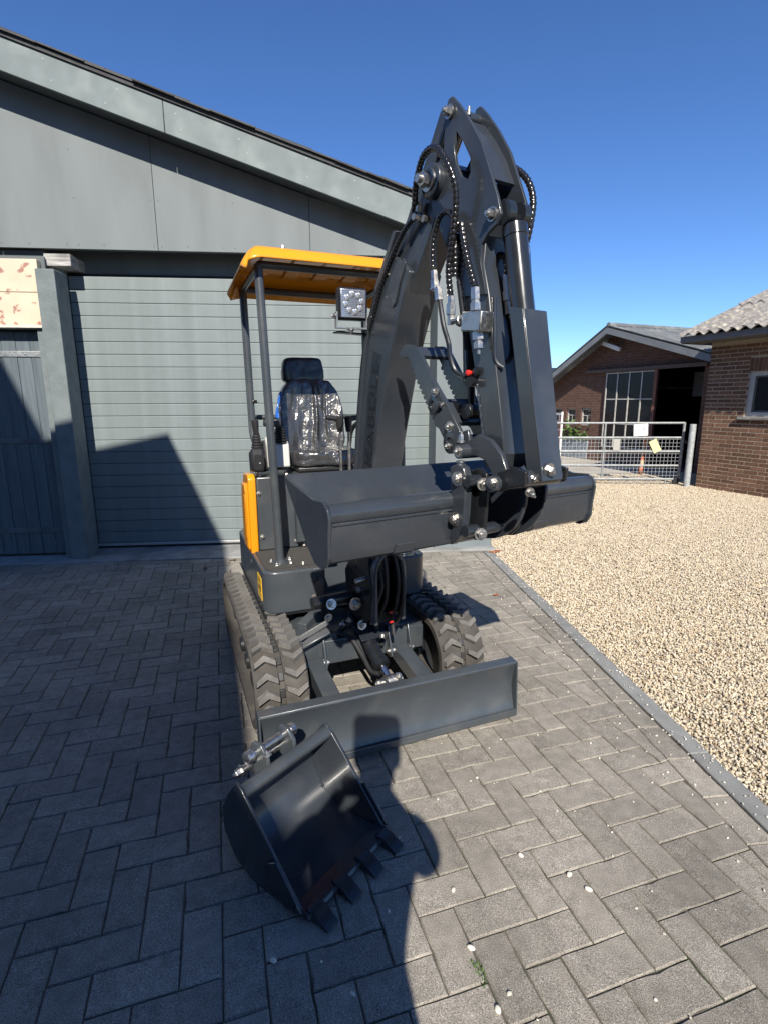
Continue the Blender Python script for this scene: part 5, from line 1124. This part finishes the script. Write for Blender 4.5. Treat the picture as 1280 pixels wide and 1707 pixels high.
for i in range(6): MB().bb(-.42, .42, -.035, -.021, .14 + i * .19, .18 + i * .19).build('slat', WHITE, rk)
soft('orange_tarp', .26, .10, .75, Matrix.Translation((4.00, 13.05, .70)), ORANGE, None, .03, None, 4, 14); tag(bpy.data.objects['orange_tarp'], 'orange red tarpaulin hung over the white rack', 'tarp')
fb = empty('far_building', (7.6, 26, 0), R(8)); tag(fb, 'distant building with dark slate roof beyond the yard', 'building')
MB().bb(-6, 3, 0, 6, 0, 2.2).build('wall', FARW, fb); MB().prism([(-.4, 2.15), (3, 3.05), (6.4, 2.15), (6.4, 2.25), (3, 3.15), (-.4, 2.25)], -6.3, 3.3, YZ).build('roof', SOLAR, fb)

# ------------------------------------------------------------------ photographer, whose shadow falls across the paving
def person():
    me = bpy.data.meshes.new('person')
    J = {'pel': (-.03, -.33, .98, .19, .12), 'wai': (-.01, -.33, 1.14, .175, .11), 'che': (.02, -.32, 1.34, .17, .115), 'nk0': (.045, -.31, 1.52, .075, .07), 'nk': (.055, -.30, 1.60, .055, .055), 'hd': (.065, -.27, 1.72, .083, .098), 'top': (.07, -.26, 1.80, .068, .078),
         'shR': (.195, -.31, 1.47, .068, .062), 'elR': (.200, -.25, 1.31, .062, .058), 'wrR': (.11, -.075, 1.36, .033, .03), 'haR': (.075, -.035, 1.40, .036, .022),
         'shL': (-.17, -.31, 1.47, .068, .062), 'elL': (-.26, -.28, 1.24, .052, .05), 'wrL': (-.11, -.075, 1.36, .033, .03), 'haL': (-.075, -.035, 1.40, .036, .022),
         'hiR': (.085, -.33, .88, .105, .10), 'knR': (.14, -.31, .50, .066, .068), 'anR': (.14, -.35, .09, .045, .05), 'toR': (.135, -.20, .045, .045, .035),
         'hiL': (-.16, -.33, .88, .125, .10), 'knL': (-.16, -.31, .50, .066, .068), 'anL': (-.16, -.35, .09, .045, .05), 'toL': (-.175, -.20, .045, .045, .035)}
    E = [('pel', 'wai'), ('wai', 'che'), ('che', 'nk0'), ('nk0', 'nk'), ('nk', 'hd'), ('hd', 'top')]
    for s in 'RL': E += [('che', 'sh' + s), ('sh' + s, 'el' + s), ('el' + s, 'wr' + s), ('wr' + s, 'ha' + s), ('pel', 'hi' + s), ('hi' + s, 'kn' + s), ('kn' + s, 'an' + s), ('an' + s, 'to' + s)]
    K = list(J); me.from_pydata([J[k][:3] for k in K], [(K.index(a), K.index(b)) for a, b in E], [])
    o = place('person', me, CLOTH); tag(o, 'photographer in dark clothes holding a phone, seen as a shadow on the paving', 'person')
    o.modifiers.new('skin', 'SKIN'); me.skin_vertices[0] if me.skin_vertices else None
    sk = me.skin_vertices[0].data
    for i, k in enumerate(K): sk[i].radius = J[k][3:]; sk[i].use_root = (k == 'pel')
    ss = o.modifiers.new('sub', 'SUBSURF'); ss.levels = 2; ss.render_levels = 2
    for s in (-1, 1):                                              # fingers round the phone
        for i in range(4): MB().tube([(s * .072, -.034, 1.425 - i * .019), (s * .066, -.012, 1.427 - i * .019), (s * .052, -.006, 1.427 - i * .019)], [.0085, .0085, .007], 8, 3).build('finger', mat('skin', (.45, .26, .19), .6), o)
        MB().tube([(s * .07, -.038, 1.40), (s * .055, -.03, 1.42), (s * .04, -.024, 1.43)], [.011, .010, .008], 8, 3).build('thumb', mat('skin', (.45, .26, .19), .6), o)
    soft('hair', .19, .215, .12, Matrix.Translation((.067, -.268, 1.795)), mat('hair', (.04, .028, .02), .7), o, .004, None, 1, 12)
    ph = MB().bb(-.074, .074, -.016, -.007, 1.3545, 1.4275).build('phone', BLACK, None, bevel=.003); tag(ph, 'mobile phone held up in both hands by the photographer', 'phone')
person()
